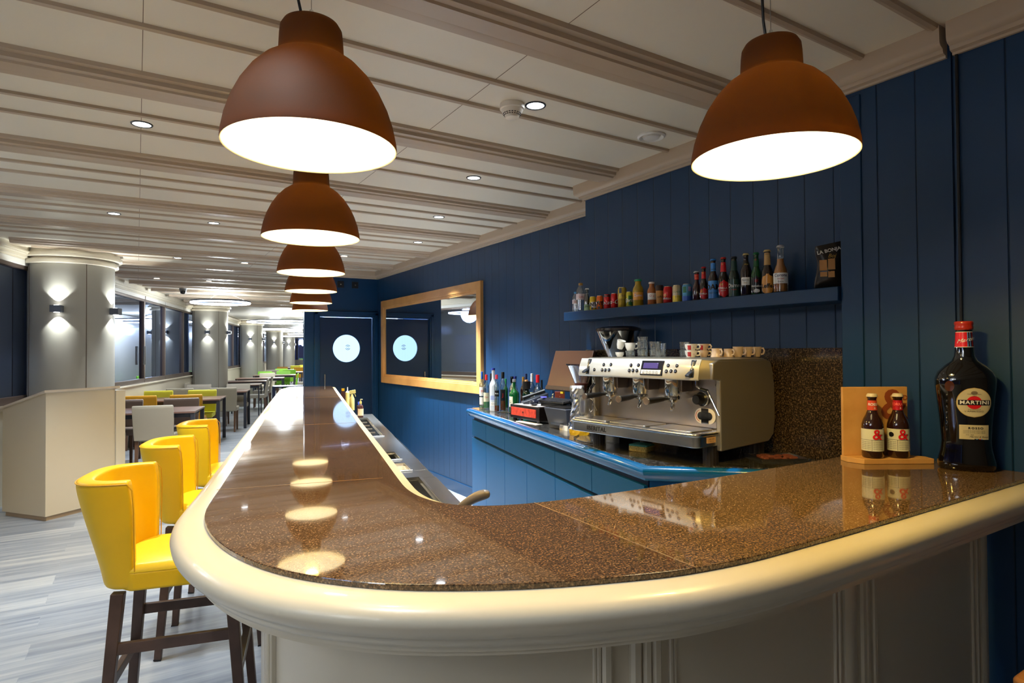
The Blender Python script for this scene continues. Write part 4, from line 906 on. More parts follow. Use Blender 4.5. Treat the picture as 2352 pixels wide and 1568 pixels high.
sbeer(22, 'brown beer bottle with tan paper neck and pointed tan label', G_BROWN, CAPS['y'], [('neck', .66, .99, col('neck_paper', (196, 158, 100)), [('BLOND', .035, .70, 0, INK), ('BIERE', .035, .80, .3, INK), ('ABBAYE', .035, .9, 0, INK)]), ('body', .0, .46, 0, 1.25, LT, .85, [('Leffe', .13, .19, -.15, INK, dict(bold=.012))])], shoulder=.46, neck=.46)
sbeer(23, 'tall clear glass beer bottle with golden beer and white label', M_GLASS, CAPS['s'], [('body', .20, .42, 0, 1.25, WHT, 0, [('Corona', .085, .37, 0, col('ink_navy', (24, 34, 90)), dict(bold=.006)), ('cerveza', .045, .30, 0, INKR), ('Extra', .05, .24, 0, INK)])], shoulder=.42, neck=.40, clear=(.72, mat('golden_beer', (196, 124, 34), .1, coat=.6)))
# crisps bag
bg = thing('snack_bag', 'black and tan snack bag standing at the right end of the shelf', 'snack bag', (2.47, 1.447, SZ), facing(2.47, 1.447)+.1, 'bottles and cans on the wall shelf')
rows = []
for i in range(13):
    f = i/12; d = .028*math.sin(PI*min(1, f*1.02)**.8)+.0015; w = .056*(1-.10*math.sin(PI*f))+.004*math.sin(9*f); row = []
    for k in range(16):
        a = 2*PI*k/16; row.append((math.copysign(abs(math.cos(a))**.8, math.cos(a))*d+.003*math.sin(7*f+k)+.012*f*f, math.sin(a)*w+.006*f, f*.19*(1+.05*math.sin(a))))
    rows.append(row)
MB().grid(rows, True).build('bag_body', mat('foil_black', (34, 28, 24), .3, coat=.3), bg, sub=1)
for (ya, yb, za, zb) in ((-.036, -.008, .075, .12), (-.004, .022, .078, .124), (-.034, -.008, .05, .07), (-.004, .02, .046, .072)):
    MB().grid([[(.034, ya, za), (.034, yb, za)], [(.030, ya, zb), (.030, yb, zb)]]).build('window_print', mat('crisp_tan', (196, 146, 92), .4), bg, smooth=False)
text_flat('LA BONJA', .020, Matrix.Translation((.028, 0, .158)) @ Matrix.Rotation(.2, 4, 'X') @ face_m((0, 0, 0), 0), bold=.0004).build('lettering', WHT, bg, smooth=False)
text_flat('Boj', .022, Matrix.Translation((.034, .01, .135)) @ face_m((0, 0, 0), 0), shear=.3).build('lettering', GOLD, bg, smooth=False)

# ---------------------------------------------------------------- spirits beside the mirror
GRP = 'spirit bottles on the back counter'
def spirit(label, x, y, h, r, glass, capm, caph=.10, sh=.60, nk=.36, liq=None, labs=(), tall=None, cat='bottle'):
    o = thing('spirit_bottle', label, cat, (x, y, ZB), 0, GRP); a = facing(x, y)
    MB().lathe([(0, .005), (r*.88, 0), (r*.98, .006), (r, .014), (r, h*sh), (r*.93, h*(sh+.05)), (r*.7, h*(sh+.10)), (r*nk*1.15, h*(sh+.15)), (r*nk, h*(sh+.19)), (r*nk, h*.97), (0, h*.97)], 28).build('glass_body', glass, o, angle=60)
    MB().lathe([(0, h), (r*nk*1.14, h), (r*nk*1.2, h-.003), (r*nk*1.2, h*(1-caph)), (r*nk, h*(1-caph))], 20).build('screw_cap', capm, o, angle=40)
    if liq: MB().lathe([(0, .008), (r*.92, .01), (r*.93, h*liq[0]), (0, h*liq[0])], 24).build('liquid', liq[1], o, angle=50)
    for z0, z1, da, half, m, tx in labs:
        l = decal(o, 'label', r, h*z0, h*z1, a+da, half, m)
        if tx: lettering(l, tx[0], h*tx[1], r, h*(z0+z1)/2, a+da, tx[2])
    return o
CG = thin_glass('spirit_clear_glass', (236, 246, 244), .16, .03); CGB = thin_glass('spirit_blue_glass', (190, 222, 236), .18, .03)
AMB = mat('amber_liquor', (150, 72, 22), .1, coat=.6); GRL = mat('green_tinted_spirit', (120, 190, 140), .15, coat=.4); CW = col('label_cream', (226, 226, 200))
spirit('clear spirit bottle with blue cap and white round label, leftmost of the cluster', 2.521, 4.545, .311, .0246, CG, col('cap_royal', (40, 90, 170)), .2, labs=((.34, .58, 0, 1.2, WHT, ('M', .1, INKR)), (.1, .3, 0, 1.1, WHT, None)), liq=(.06, GRL))
spirit('clear bottle with bright red cap at the front left of the cluster', 2.504, 4.439, .290, .0262, CG, col('cap_scarlet', (230, 44, 40)), .16, labs=((.22, .48, 0, 1.1, CW, ('Gin', .08, INKR)),), liq=(.22, GRL))
spirit('bottle with black and silver neck behind the red capped one', 2.62, 4.56, .294, .0228, CG, M_BLACK, .25, labs=((.2, .5, .2, 1.1, col('label_pinkish', (214, 170, 170)), None),))
spirit('tall frosted vodka bottle with dark blue stopper', 2.454, 4.235, .350, .0315, G_FROST, col('stopper_blue', (40, 50, 160)), .045, .58, .40, labs=((.14, .22, 0, 1.0, WHT, ('Ciroc', .05, INK)), (.27, .37, 0, .9, col('label_lilac', (160, 176, 224)), None)))
spirit('slim clear bottle with black square label and amber base', 2.441, 4.160, .300, .0190, CG, col('cap_pink', (200, 60, 80)), .12, .66, .5, labs=((.42, .58, 0, 1.3, INK, ('Ruby', .05, WHT)),), liq=(.18, AMB))
spirit('clear bottle half full of amber liquor with tall black label and dark cap', 2.510, 4.180, .318, .0225, CG, M_BLACK, .16, .66, .5, labs=((.28, .56, 0, .9, INK, ('J', .12, INKR)),), liq=(.34, AMB))
spirit('round shouldered clear bottle with black cap and amber liquor', 2.560, 4.12, .283, .0260, CG, M_BLACKG, .18, .6, .42, liq=(.36, AMB))
spirit('bright green herbal liqueur bottle with grey cap in front of the cluster', 2.505, 4.000, .268, .0390, G_GREEN, col('cap_grey', (120, 120, 124)), .08, .56, .30, labs=((.2, .5, -.9, .6, CW, ('G', .12, INK)),))
spirit('green bottle with green neck behind the round shouldered one', 2.70, 4.448, .249, .0201, G_GREEN, INKG, .2)
spirit('blue tinted bottle with dark blue round stopper at the back', 2.72, 4.33, .274, .0245, CGB, col('stopper_navy', (24, 36, 110)), .09, .56, .5)
spirit('bottle with cream neck behind the bright green one', 2.62, 4.20, .256, .0220, G_DKGREEN, CW, .24)
spirit('brown brandy bottle with shiny gold cap', 2.72, 4.20, .273, .0263, G_BROWN, col('cap_brass', (190, 140, 60), .25, .2, .6), .20)
spirit('dark green whisky bottle with black sleeve and wooden top', 2.62, 4.00, .259, .0312, G_DKGREEN, mat('cork_top', (190, 140, 90), .6), .05, .56, .38, labs=((.72, .95, 0, 3.1, M_BLACK, None), (.15, .45, 0, 1.1, col('label_teal', (24, 120, 110)), None)))
spirit('brown bottle with dark blue top in the back row', 2.78, 4.25, .297, .0243, G_BROWN, col('top_navy', (30, 40, 80)), .16)
spirit('clear blue tinted bottle with tall white cap in the back row', 2.74, 4.10, .303, .0258, CGB, WHT, .22, labs=((.2, .5, 0, 1.0, CW, None),))
spirit('wide clear rum bottle with two part red cap, rightmost large one', 2.66, 3.90, .300, .0353, CG, RED, .20, .56, .34, labs=((.22, .46, 0, 1.0, WHT, None),))
spirit('bottle with plain black cap behind the wide rum bottle', 2.78, 4.02, .252, .0192, CGB, M_BLACK, .35)
spirit('small clear bottle with dark red cap beside the monitor', 2.74, 3.80, .234, .0231, CGB, col('cap_maroon', (110, 24, 30)), .22, .5)
def carton(label, x, y, w, d, h, m, tx, tm):
    a = facing(x, y); o = thing('liqueur_carton', label, 'box', (x, y, ZB), a+PI, GRP)
    MB().box(-d/2, -w/2, 0, d/2, w/2, h).build('carton', m, o, bevel=.002)
    for k, t_ in enumerate(tx): text_flat(t_, .014, face_m((-d/2-.001, 0, h*(.8-.2*k)), PI)).build('lettering', tm, o, smooth=False)
carton('tall rust brown liqueur carton under the left edge of the monitor', 2.74, 3.72, .075, .06, .175, mat('carton_rust', (130, 54, 34), .5), ['1', 'CREMA', 'ron'], CW)
carton('black liqueur carton under the middle of the monitor', 2.74, 3.52, .09, .06, .17, mat('carton_black', (40, 38, 38), .5), ['MARTIN', 'reserva'], GOLD)

# ---------------------------------------------------------------- till corner
ty = thing('black_tongs', 'black metal tongs lying in front of the bottles', 'tongs', (2.43, 4.02, ZB))
MB().tube([(-.02, .07, .008), (.02, .0, .012), (.01, -.06, .008)], .005, 8).tube([(.0, .07, .008), (.035, .0, .012), (.012, -.06, .008)], .005, 8).build('tong_arms', M_BLACK, ty)
cd_ = thing('cash_drawer', 'black cash drawer with orange red front panel on the back counter', 'cash drawer', (2.26, 3.30, ZB))
MB().box(0, 0, .018, .36, .365, .112).build('case', mat('drawer_black', (30, 24, 26), .35), cd_, bevel=.004)
MB().box(-.004, .035, .038, .0, .345, .094).build('front_panel', mat('orange_red_plastic', (226, 78, 54), .35, noise=(40, (190, 60, 44))), cd_, bevel=.001)
MB().lathe([(0, 0), (.006, 0), (.006, .004), (0, .004)], 12).xf(Matrix.Translation((-.006, .19, .066)) @ Matrix.Rotation(PI/2, 4, 'Y')).build('keyhole', M_BLACK, cd_)
MB().box(.01, .03, .112, .26, .33, .114).build('paper_sheet', col('paper', (232, 228, 230), .6, 0), cd_)
for a in (.02, .33):
    for b_ in (.03, .33): MB().lathe([(0, 0), (.014, 0), (.014, .019), (0, .019)], 12, (a, b_, 0)).build('foot', M_BLACK, cd_)
pp_ = thing('paper_receipts', 'white paper slips under the cash drawer edge', 'paper', (2.24, 3.42, ZB)); MB().box(-.012, -.13, 0, .04, .12, .003).build('slip', MATS['paper'], pp_)
ph = thing('desk_phone', 'black slanted desk phone behind the cash drawer', 'phone', (2.40, 3.56, ZB+.115), -.4)
MB().add([(-.09, -.05, 0), (.09, -.05, 0), (.09, .05, 0), (-.09, .05, 0), (-.09, -.05, .014), (.09, -.05, .075), (.09, .05, .075), (-.09, .05, .014)], [(0,3,2,1),(4,5,6,7),(0,1,5,4),(1,2,6,5),(2,3,7,6),(3,0,4,7)]).build('base', mat('phone_dark', (52, 56, 66), .35), ph, bevel=.004)
MB().tube([(-.08, .03, .035), (0, .03, .062), (.08, .03, .085)], [.016, .011, .016], 10).build('handset', M_BLACK, ph)
ms = thing('barcode_scanner', 'dark rounded barcode scanner with small blue display on the cash drawer', 'scanner', (2.30, 3.42, ZB+.114), 0)
MB().ball((0, 0, .022), .028, 20, (1.1, 1.2, .78)).build('scanner_head', mat('scanner_navy', (36, 40, 58), .18, coat=.5), ms)
MB().tube([(.02, -.01, .03), (.07, -.03, .045)], [.016, .02], 10).build('handle', mat('scanner_navy'), ms); MB().box(.045, -.045, .055, .075, -.015, .062).build('display', mat('scanner_screen', (90, 90, 220), .2, emit=(110, 110, 255), es=.8), ms)
ct = thing('card_terminal', 'small dark card terminal with coloured keys behind the scanner', 'card terminal', (2.45, 3.44, ZB+.114), -.5)
MB().box(-.05, -.03, 0, .06, .03, .02).xf(Matrix.Rotation(-.25, 4, 'Y')).build('case', mat('terminal_dark', (44, 50, 70), .35), ct, bevel=.004)
for i in range(4):
    for j in range(3): MB().box(-.045+i*.014, -.02+j*.014, .021, -.036+i*.014, -.011+j*.014, .024).xf(Matrix.Rotation(-.25, 4, 'Y')).build('key', [WHT, INKR, INKG][j] if i == 0 else WHT, ct)
kb = thing('keyboard', 'black keyboard lying below the tilted monitor', 'keyboard', (2.385, 3.22, ZB+.145), 0)
MB().box(-.06, -.10, 0, .06, .20, .012).xf(Matrix.Rotation(-.12, 4, 'Y')).build('case', M_BLACK, kb, bevel=.003)
kk = MB()
for i in range(5):
    for j in range(15): kk.box(-.052+i*.021, -.09+j*.019, .012, -.037+i*.021, -.076+j*.019, .017)
kk.xf(Matrix.Rotation(-.12, 4, 'Y')); props(kk.build('keys', mat('key_grey', (64, 66, 74), .4), kb), kind=None)
MB().box(-.05, -.06, -.145, .0, .17, -.004).build('riser', M_BLACK, kb, bevel=.004)
mo = thing('till_monitor', 'dark brown screened till monitor tilted back on the back counter', 'monitor', (2.43, 3.45, ZB))
MB().bar((0, -.21, .222), (.085, -.21, .485), .018, .42, up=(0, 1, 0)).build('screen', mat('screen_brown', (92, 62, 46), .3, coat=.1), mo, bevel=.003)
MB().bar((-.005, -.21, .218), (.004, -.21, .245), .024, .425, up=(0, 1, 0)).build('bezel', mat('bezel_dark', (60, 46, 44), .3), mo, bevel=.003)
text_flat('oki', .012, face_m((-.014, -.2, .231), PI)).build('lettering', M_STEEL, mo, smooth=False)
MB().tube([(.05, -.21, .33), (.07, -.21, .2), (.05, -.21, .02)], .016, 10).build('stand_arm', M_BLACK, mo); MB().box(-.02, -.32, 0, .14, -.10, .012).build('stand_base', M_BLACK, mo, bevel=.004)
MB().box(-.01, -.2, .20, .0, -.17, .215).build('yellow_tag', col('tag_yellow', (226, 200, 40)), mo)
rp = thing('receipt_printer', 'dark receipt printer with open tray between cash drawer and foil bag', 'printer', (2.25, 3.04, ZB))
MB().add([(-.02, -.09, .0), (.15, -.09, 0), (.15, .10, 0), (-.02, .10, 0), (-.05, -.11, .13), (.17, -.11, .13), (.17, .12, .13), (-.05, .12, .13)], [(0,3,2,1),(4,5,6,7),(0,1,5,4),(1,2,6,5),(2,3,7,6),(3,0,4,7)]).build('housing', mat('printer_grey', (70, 74, 86), .4), rp, bevel=.004)
MB().box(-.03, -.08, .13, .12, .09, .135).build('paper_slot', M_BLACK, rp); MB().box(-.055, -.06, .03, -.02, .04, .045).build('feed_tray', M_STEEL, rp)
MB().box(-.03, -.10, 0, .05, -.02, .03).build('white_block', M_WHITE, rp)
# ---------------------------------------------------------------- foil coffee bag, small grinder, machine
fb = thing('foil_coffee_bag', 'crumpled silver foil coffee bag with yellow bottom left of the coffee machine', 'coffee bag', (2.182, 2.772, ZB), facing(2.14, 2.80))
random.seed(3); rows = []
for i in range(19):
    f = i/18; d = .032*(1-f)**.35+.004; w = .058*(1-.40*f)+.006*math.sin(8*f); row = []
    for k in range(22):
        a = 2*PI*k/22; rr = 1+random.uniform(-.10, .10)*(0 < i < 18); row.append((math.cos(a)*d*rr, math.sin(a)*w*rr-.012*f, f*.285))
    rows.append(row)
rows.append([(.0, r_[1]*.9, .285) for r_ in rows[-1]])
MB().grid(rows[2:], True).build('foil_body', mat('crumpled_foil', (224, 226, 232), .2, 1), fb, smooth=False)
MB().grid([rows[0], rows[1], rows[2], [(x*1.01, y_*1.01, z+.004) for x, y_, z in rows[2]]], True).add(rows[0], [tuple(range(22))]).build('yellow_base', mat('bag_yellow', (196, 150, 20), .4), fb, smooth=False)
SMOKE = thin_glass('smoky_hopper', (96, 78, 72), .16, .04); CLEARH = thin_glass('clear_hopper', (200, 196, 196), .16, .04)
gr = thing('coffee_grinder', 'small coffee grinder with clear conical hopper left of the coffee machine', 'coffee grinder', (2.30, 2.90, ZB))
MB().lathe([(0, .19), (.05, .19), (.052, .2), (.05, .21)], 28).lathe([(0, 0), (.055, 0), (.05, .02), (.045, .19), (0, .19)], 28).build('grinder_body', M_BLACK, gr)
MB().lathe([(.018, .21), (.03, .26), (.085, .395), (.09, .40)], 36).build('bean_hopper', CLEARH, gr)
MB().lathe([(.088, .397), (.093, .40), (.093, .408), (.0, .41)], 36).build('hopper_lid', thin_glass('clear_lid', (210, 210, 215), .2), gr)
MB().lathe([(.0, .215), (.02, .215), (.035, .27), (.045, .29), (0, .295)], 24).build('coffee_beans', mat('beans_brown', (110, 56, 36), .5, noise=(120, (70, 34, 22))), gr)
g2 = thing('large_coffee_grinder', 'tall grinder with big smoky brown bean hopper behind the coffee machine', 'coffee grinder', (2.42, 2.70, ZB))
MB().box(-.075, -.09, 0, .09, .09, .30).lathe([(.06, .30), (.06, .36), (.035, .40), (0, .40)], 28).build('grinder_body', M_BLACK, g2, bevel=.006)
MB().lathe([(.035, .40), (.05, .43), (.095, .54), (.118, .60), (.12, .61)], 44, sx=1, sy=1.15).build('bean_hopper', SMOKE, g2)
MB().lathe([(.119, .60), (.126, .605), (.124, .617), (.09, .628), (0, .632)], 44, sx=1, sy=1.15).build('hopper_lid', mat('hopper_lid_dark', (40, 34, 36), .2, coat=.5), g2)
MB().lathe([(0, .42), (.03, .42), (.05, .46), (.062, .49), (0, .50)], 28).build('coffee_beans', mat('beans_brown'), g2)

# machine frame: origin front right bottom corner, +X depth (v), +Y toward its left end (u)
ZM = 1.08
mc = thing('espresso_machine', 'three group stainless espresso machine with white control panel', 'espresso machine', (2.094, 1.705, ZM), R(4))
M_PANEL = mat('machine_satin', (226, 224, 216), .28, .15, coat=.3); M_SATIN = mat('machine_side_satin', (176, 168, 152), .34, .75)
MB().box(.03, .02, .0, .40, .775, .36).build('body', mat('back_panel_steel', (170, 160, 150), .3, 1), mc, bevel=.004)
# side covers, rounded
for y0_, y1_, nm in ((-.004, .022, 'right'), (.758, .784, 'left')):
    pr = [(0.0, -.012), (.36, .0), (.40, .03), (.412, .10), (.41, .26), (.39, .33), (.33, .372), (-.02, .372), (-.05, .36), (-.055, .292), (.0, .288)]
    mb = MB(); n = len(pr); mb.add([(x, y0_, z) for x, z in pr]+[(x, y1_, z) for x, z in pr], [tuple(range(n)), tuple(range(n, 2*n))]+[(i, (i+1) % n, (i+1) % n+n, i+n) for i in range(n)])
    mb.build('side_cover', M_SATIN, mc, bevel=.006, seg=3)
# upper housing with curved ends, sloping front
U0, U1 = -.002, .782
def head_rows(pr): return [[(x, y_, z) for x, z in pr] for y_ in (U0, U0+.03, U1-.03, U1)]
hp = [(-.095, .292), (-.098, .298), (-.088, .345), (-.072, .378), (-.05, .383), (.33, .383), (.385, .36), (.405, .30), (.36, .292)]
mb = MB(); e = [[(x*(1 if j in (1, 2) else 1)+(.055 if j in (0, 3) and x < -.02 else 0), y_, z-(.006 if j in (0, 3) and z > .36 else 0)) for x, z in hp] for j, y_ in enumerate((U0, U0+.045, U1-.045, U1))]
mb.grid(e); mb.add(e[0], [tuple(range(len(hp)))]); mb.add(e[3], [tuple(range(len(hp)))]); mb.add([p for r_ in e for p in (r_[0], r_[-1])], [(0, 2, 3, 1), (2, 4, 5, 3), (4, 6, 7, 5)])
mb.build('upper_housing', M_SATIN, mc, bevel=.01, seg=3)
fp_ = [(-.0965, .290), (-.1005, .297), (-.0905, .345), (-.075, .3775)]
MB().grid([[(x, y_, z) for x, z in fp_] for y_ in (.034, .772)]).build('control_panel', M_PANEL, mc, solid=.004)
def on_panel(y_, z, out=.003):
    """point and tilt on the sloping control panel at absolute height z"""
    zz = z-ZM; x = -.1005+(zz-.297)*(.010/.048) if zz < .345 else -.0905+(zz-.345)*(.0155/.0325); return Vector((x-out, y_, zz))
TILT = math.atan(.010/.048)
def disc(mb, c, r, t, n=18): mb.xf(Matrix.Identity(4)); 
for grp in (((.597, 1.428), (.548, 1.429), (.603, 1.402), (.58, 1.402), (.555, 1.403)), ((.658, 1.402),), ((.416, 1.428), (.37, 1.429), (.422, 1.403), (.399, 1.404), (.375, 1.404)), ((.197, 1.43), (.149, 1.43), (.203, 1.405), (.177, 1.406), (.153, 1.406))):
    for y_, z in grp:
        P = on_panel(y_, z); T = Matrix.Translation(P) @ Matrix.Rotation(-PI/2+TILT, 4, 'Y')
        b_ = MB().lathe([(0, .003), (.006, .003), (.0085, .0015), (.0085, 0)], 20).xf(T).build('button', M_BLACKG, mc)
        MB().lathe([(.0025, .0034), (.0038, .0034)], 12).xf(T).build('button_mark', mat('mark_grey', (150, 160, 190), .3), b_)
dp = thing('x', 'x', 'x') if False else None
def panel_box(name, y0_, y1_, z0_, z1_, t, m, par=None, bev=.002):
    a, b_ = on_panel(0, z0_, 0), on_panel(0, z1_, 0); n = Vector((b_.z-a.z, 0, -(b_.x-a.x))).normalized()*-1
    vs = [Vector((q.x, y_, q.z))+n*d for d in (-.002, t) for q in (a, b_) for y_ in (y0_, y1_)]
    return MB().add(vs, [(0, 1, 3, 2), (4, 6, 7, 5), (0, 4, 5, 1), (2, 3, 7, 6), (0, 2, 6, 4), (1, 5, 7, 3)]).build(name, m, par or mc, bevel=bev)
ds = panel_box('display_frame', .224, .352, 1.383, 1.449, .008, mat('display_black', (26, 28, 38), .12, coat=.5))
panel_box('display_screen', .250, .336, 1.413, 1.438, .010, mat('display_violet', (70, 60, 110), .15, emit=(80, 66, 130), es=.25), ds)
panel_box('key_strip', .231, .346, 1.388, 1.408, .0095, M_WHITE, ds)
for i in range(5):
    P = on_panel(.326-.019*i, 1.398, .0115); T = Matrix.Translation(P) @ Matrix.Rotation(-PI/2+TILT, 4, 'Y'); MB().lathe([(.0055, 0), (.0068, .0003)], 18).lathe([(0, 0), (.002, .0003)], 8).xf(T).build('key_mark', INK, ds)
for y_ in (.706, .068):
    lv_ = panel_box('steam_lever_plate', y_-.013, y_+.013, 1.380, 1.455, .006, mat('lever_slate', (44, 50, 62), .3), bev=.005)
    MB().bar(on_panel(y_, 1.405, .006), on_panel(y_, 1.388, .032), .022, .009, up=(1, 0, 0)).build('steam_lever', mat('lever_slate'), lv_, bevel=.003)
    panel_box('lever_scale', y_-.004, y_+.004, 1.41, 1.446, .0075, M_STEEL, lv_, .001)
# brew groups with portafilters
for i, (gy, hx) in enumerate(((.600, .612), (.403, .386), (.211, .221))):
    g_ = MB().lathe([(.0, .292), (.037, .292), (.037, .222), (.034, .218), (.034, .212), (0, .212)], 36, (-.045, gy, 0)).build('brew_group', M_CHROME, mc, angle=40)
    MB().box(-.045, gy-.05, .232, .03, gy-.015, .292).build('group_side_block', mat('group_block_steel', (120, 108, 98), .3, .9), g_, bevel=.004)  # side block in a darker, browner steel than the group
    MB().lathe([(.030, .212), (.036, .210), (.036, .200), (.03, .196), (.018, .186), (0, .184)], 32, (-.045, gy, 0)).build('portafilter_basket', M_CHROME, g_, angle=40)
    pfh = MB().tube([(-.078, gy+(hx-gy)*.2, .203), (-.11, gy+(hx-gy)*.4, .203)], [.007, .010], 12).tube([(-.108, gy+(hx-gy)*.4, .203), (-.14, gy+(hx-gy)*.7, .200), (-.205, hx, .197)], [.0115, .0125, .0145], 16).build('portafilter_handle', M_BLACK, g_)
    MB().tube([(-.204, hx, .197), (-.211, hx, .1968)], .0152, 20).build('handle_end_cap', M_CHROME, pfh)
    sp_ = MB().tube([(-.045, gy, .184), (-.045, gy, .172), (-.062, gy-.006, .162), (-.07, gy-.010, .15)], [.009, .009, .006, .0045], 10).tube([(-.045, gy, .172), (-.032, gy+.008, .163), (-.03, gy+.016, .15)], [.007, .006, .0045], 10).build('spout', M_CHROME, g_)
# steam wands
MB().tube([(-.05, .083, .29), (-.055, .075, .262), (-.055, .045, .247), (-.055, .02, .243), (-.055, .004, .215), (-.055, -.034, .146)], [.0055, .0055, .0055, .0055, .0045, .004], 10).build('steam_wand', M_CHROME, mc)
MB().tube([(-.055, .055, .2505), (-.055, .022, .2435)], .0085, 12).build('wand_grip', M_BLACK, mc)
MB().tube([(-.05, .724, .29), (-.055, .702, .252), (-.055, .735, .222), (-.055, .745, .20), (-.055, .715, .15), (-.055, .69, .112)], [.0055, .0055, .0055, .0045, .0045, .004], 10).build('steam_wand', M_CHROME, mc)
MB().tube([(-.055, .704, .25), (-.055, .73, .226)], .008, 12).build('wand_grip', M_BLACK, mc)
# knob, badge, screws on the back panel
kn = MB().lathe([(0, .055), (.018, .055), (.022, .05), (.022, .02), (.024, .018), (.031, .012), (.031, 0)], 32).xf(Matrix.Translation((.03, .105, .202)) @ Matrix.Rotation(-PI/2, 4, 'Y')).build('tap_knob', M_BLACK, mc, angle=40)
MB().lathe([(.030, .014), (.0325, .012), (.0325, .006)], 32).xf(Matrix.Translation((.03, .105, .202)) @ Matrix.Rotation(-PI/2, 4, 'Y')).build('knob_ring', M_CHROME, kn)
pill = lambda hw, rr, z0_, z1_: [(rr*math.cos(a)+(hw if math.cos(a) > 0 else -hw), rr*math.sin(a)) for a in [2*PI*k/40+.01 for k in range(40)]]
T = Matrix.Translation((.029, .095, .128)) @ Matrix.Rotation(-PI/2, 4, 'Y') @ Matrix.Rotation(PI/2, 4, 'Z')
bd = MB().prism(pill(.02, .034, 0, 1), 0, .003).xf(T).build('badge', M_WHITE, mc, smooth=False)
MB().prism(pill(.02, .0175, 0, 1), .003, .006).box(-.018, -.033, .003, .018, .033, .006).xf(T).build('badge_cross', M_BLACKG, bd, smooth=False)
MB().tube([(.022+.025*math.cos(a), .025*math.sin(a), .0035) for a in [k*.2-1.3 for k in range(14)]], .0012, 5).xf(T).build('badge_arc', INKR, bd)
for y_, z in ((.035, .265), (.035, .045), (.67, .255)): MB().ball((.028, y_, z), .008, 12, (.5, 1, 1)).build('screw', M_CHROME, mc)
# drip tray
def rrect(x0, y0_, x1, y1_, r_, n=8):
    pts = []
    for cx_, cy_, a0 in ((x0+r_, y0_+r_, PI), (x1-r_, y0_+r_, 1.5*PI), (x1-r_, y1_-r_, 0), (x0+r_, y1_-r_, PI/2)):
        for k in range(n+1): a = a0+PI/2*k/n; pts.append((cx_+r_*math.cos(a), cy_+r_*math.sin(a)))
    return pts
tray = MB().prism(rrect(-.145, .012, .04, .79, .035), .012, .058).build('drip_tray', mat('tray_front_steel', (226, 224, 220), .2, 1), mc, bevel=.003)
MB().prism(rrect(-.155, .004, .04, .796, .04), .058, .072).build('tray_rim', mat('tray_steel', (206, 204, 202), .18, 1), mc, bevel=.005, seg=3)
for k in range(3): MB().prism(rrect(-.13, .05+k*.25, .02, .28+k*.25, .012), .072, .077).build('cup_grid', mat('tray_satin', (186, 182, 180), .3, 1), mc, bevel=.002)
T = Matrix.Translation((-.1465, .60, .035)) @ Matrix.Rotation(-PI/2, 4, 'Z') @ Matrix.Rotation(PI/2, 4, 'X')
text_flat('IBERITAL', .030, T, bold=.0006, spacing=1.15).build('embossed_lettering', mat('emboss_steel', (130, 124, 118), .25, 1), tray, smooth=False)
T = Matrix.Translation((-.05, .008, .04))
stk = MB().box(-.075, .0085, .028, -.02, .0115, .052).build('sticker', col('sticker_tan', (226, 176, 120)), mc)
text_flat('MAX 1 BAR', .007, Matrix.Translation((-.048, .0082, .044)) @ Matrix.Rotation(PI/2, 4, 'X')).build('lettering', INK, stk, smooth=False)
text_flat('0.8 - 1.6', .007, Matrix.Translation((-.048, .0082, .035)) @ Matrix.Rotation(PI/2, 4, 'X')).build('lettering', INK, stk, smooth=False)
for x, y_ in ((.0, .05), (.36, .06), (.0, .73), (.36, .73)):
    mb = MB(); n = 32; mb.grid([[(x+(.032+(.001 if k % 2 else -.001))*math.cos(2*PI*k/n), y_+(.032+(.001 if k % 2 else -.001))*math.sin(2*PI*k/n), z) for k in range(n)] for z in (-.07, .012)], True); mb.build('foot', mat('rubber_foot', (36, 30, 28), .45), mc)
def mpt(u_, v_, z): 
    c, s_ = math.cos(R(4)), math.sin(R(4)); return (2.094+v_*c-u_*s_, 1.705+v_*s_+u_*c, z)
# milk jug on the tray
jg = thing('milk_jug', 'brushed steel milk jug standing on the left end of the drip tray', 'jug', mpt(.735, -.085, ZM+.077), 0)
MB().lathe([(0, 0), (.036, 0), (.038, .004), (.037, .03), (.034, .08), (.032, .105), (.0335, .11), (.031, .109), (.030, .08), (0, .01)], 40).build('jug_body', M_STEEL, jg, angle=60)
MB().tube([(.0, -.03, .10), (.0, -.055, .09), (0, -.055, .045), (0, -.035, .03)], .0035, 8).build('handle', M_CHROME, jg)
# sponge
sg_ = thing('sponge', 'yellow kitchen sponge with green scouring top in front of the coffee machine', 'sponge', (2.085, 2.165, ZB), .3)
MB().prism(rrect(-.045, -.05, .045, .05, .012, 4), 0, .026).build('foam', mat('sponge_foam', (214, 184, 104), .9, noise=(160, (170, 140, 70))), sg_, bevel=.004)
MB().prism(rrect(-.045, -.05, .045, .05, .012, 4), .026, .033).build('scouring_pad', mat('scourer_green', (90, 160, 140), .95, bump=(200, .8)), sg_, bevel=.003)
bx = thing('steel_container', 'small open steel container below the drip tray of the coffee machine', 'container', (2.17, 2.42, ZB), R(4))
for q in ((-.05, -.05, .05, -.046), (-.05, .046, .05, .05), (-.05, -.05, -.046, .05), (.046, -.05, .05, .05)): MB().box(q[0], q[1], 0, q[2], q[3], .05).build('container_wall', M_STEEL, bx)
MB().box(-.05, -.05, 0, .05, .05, .003).build('container_base', M_STEEL, bx)
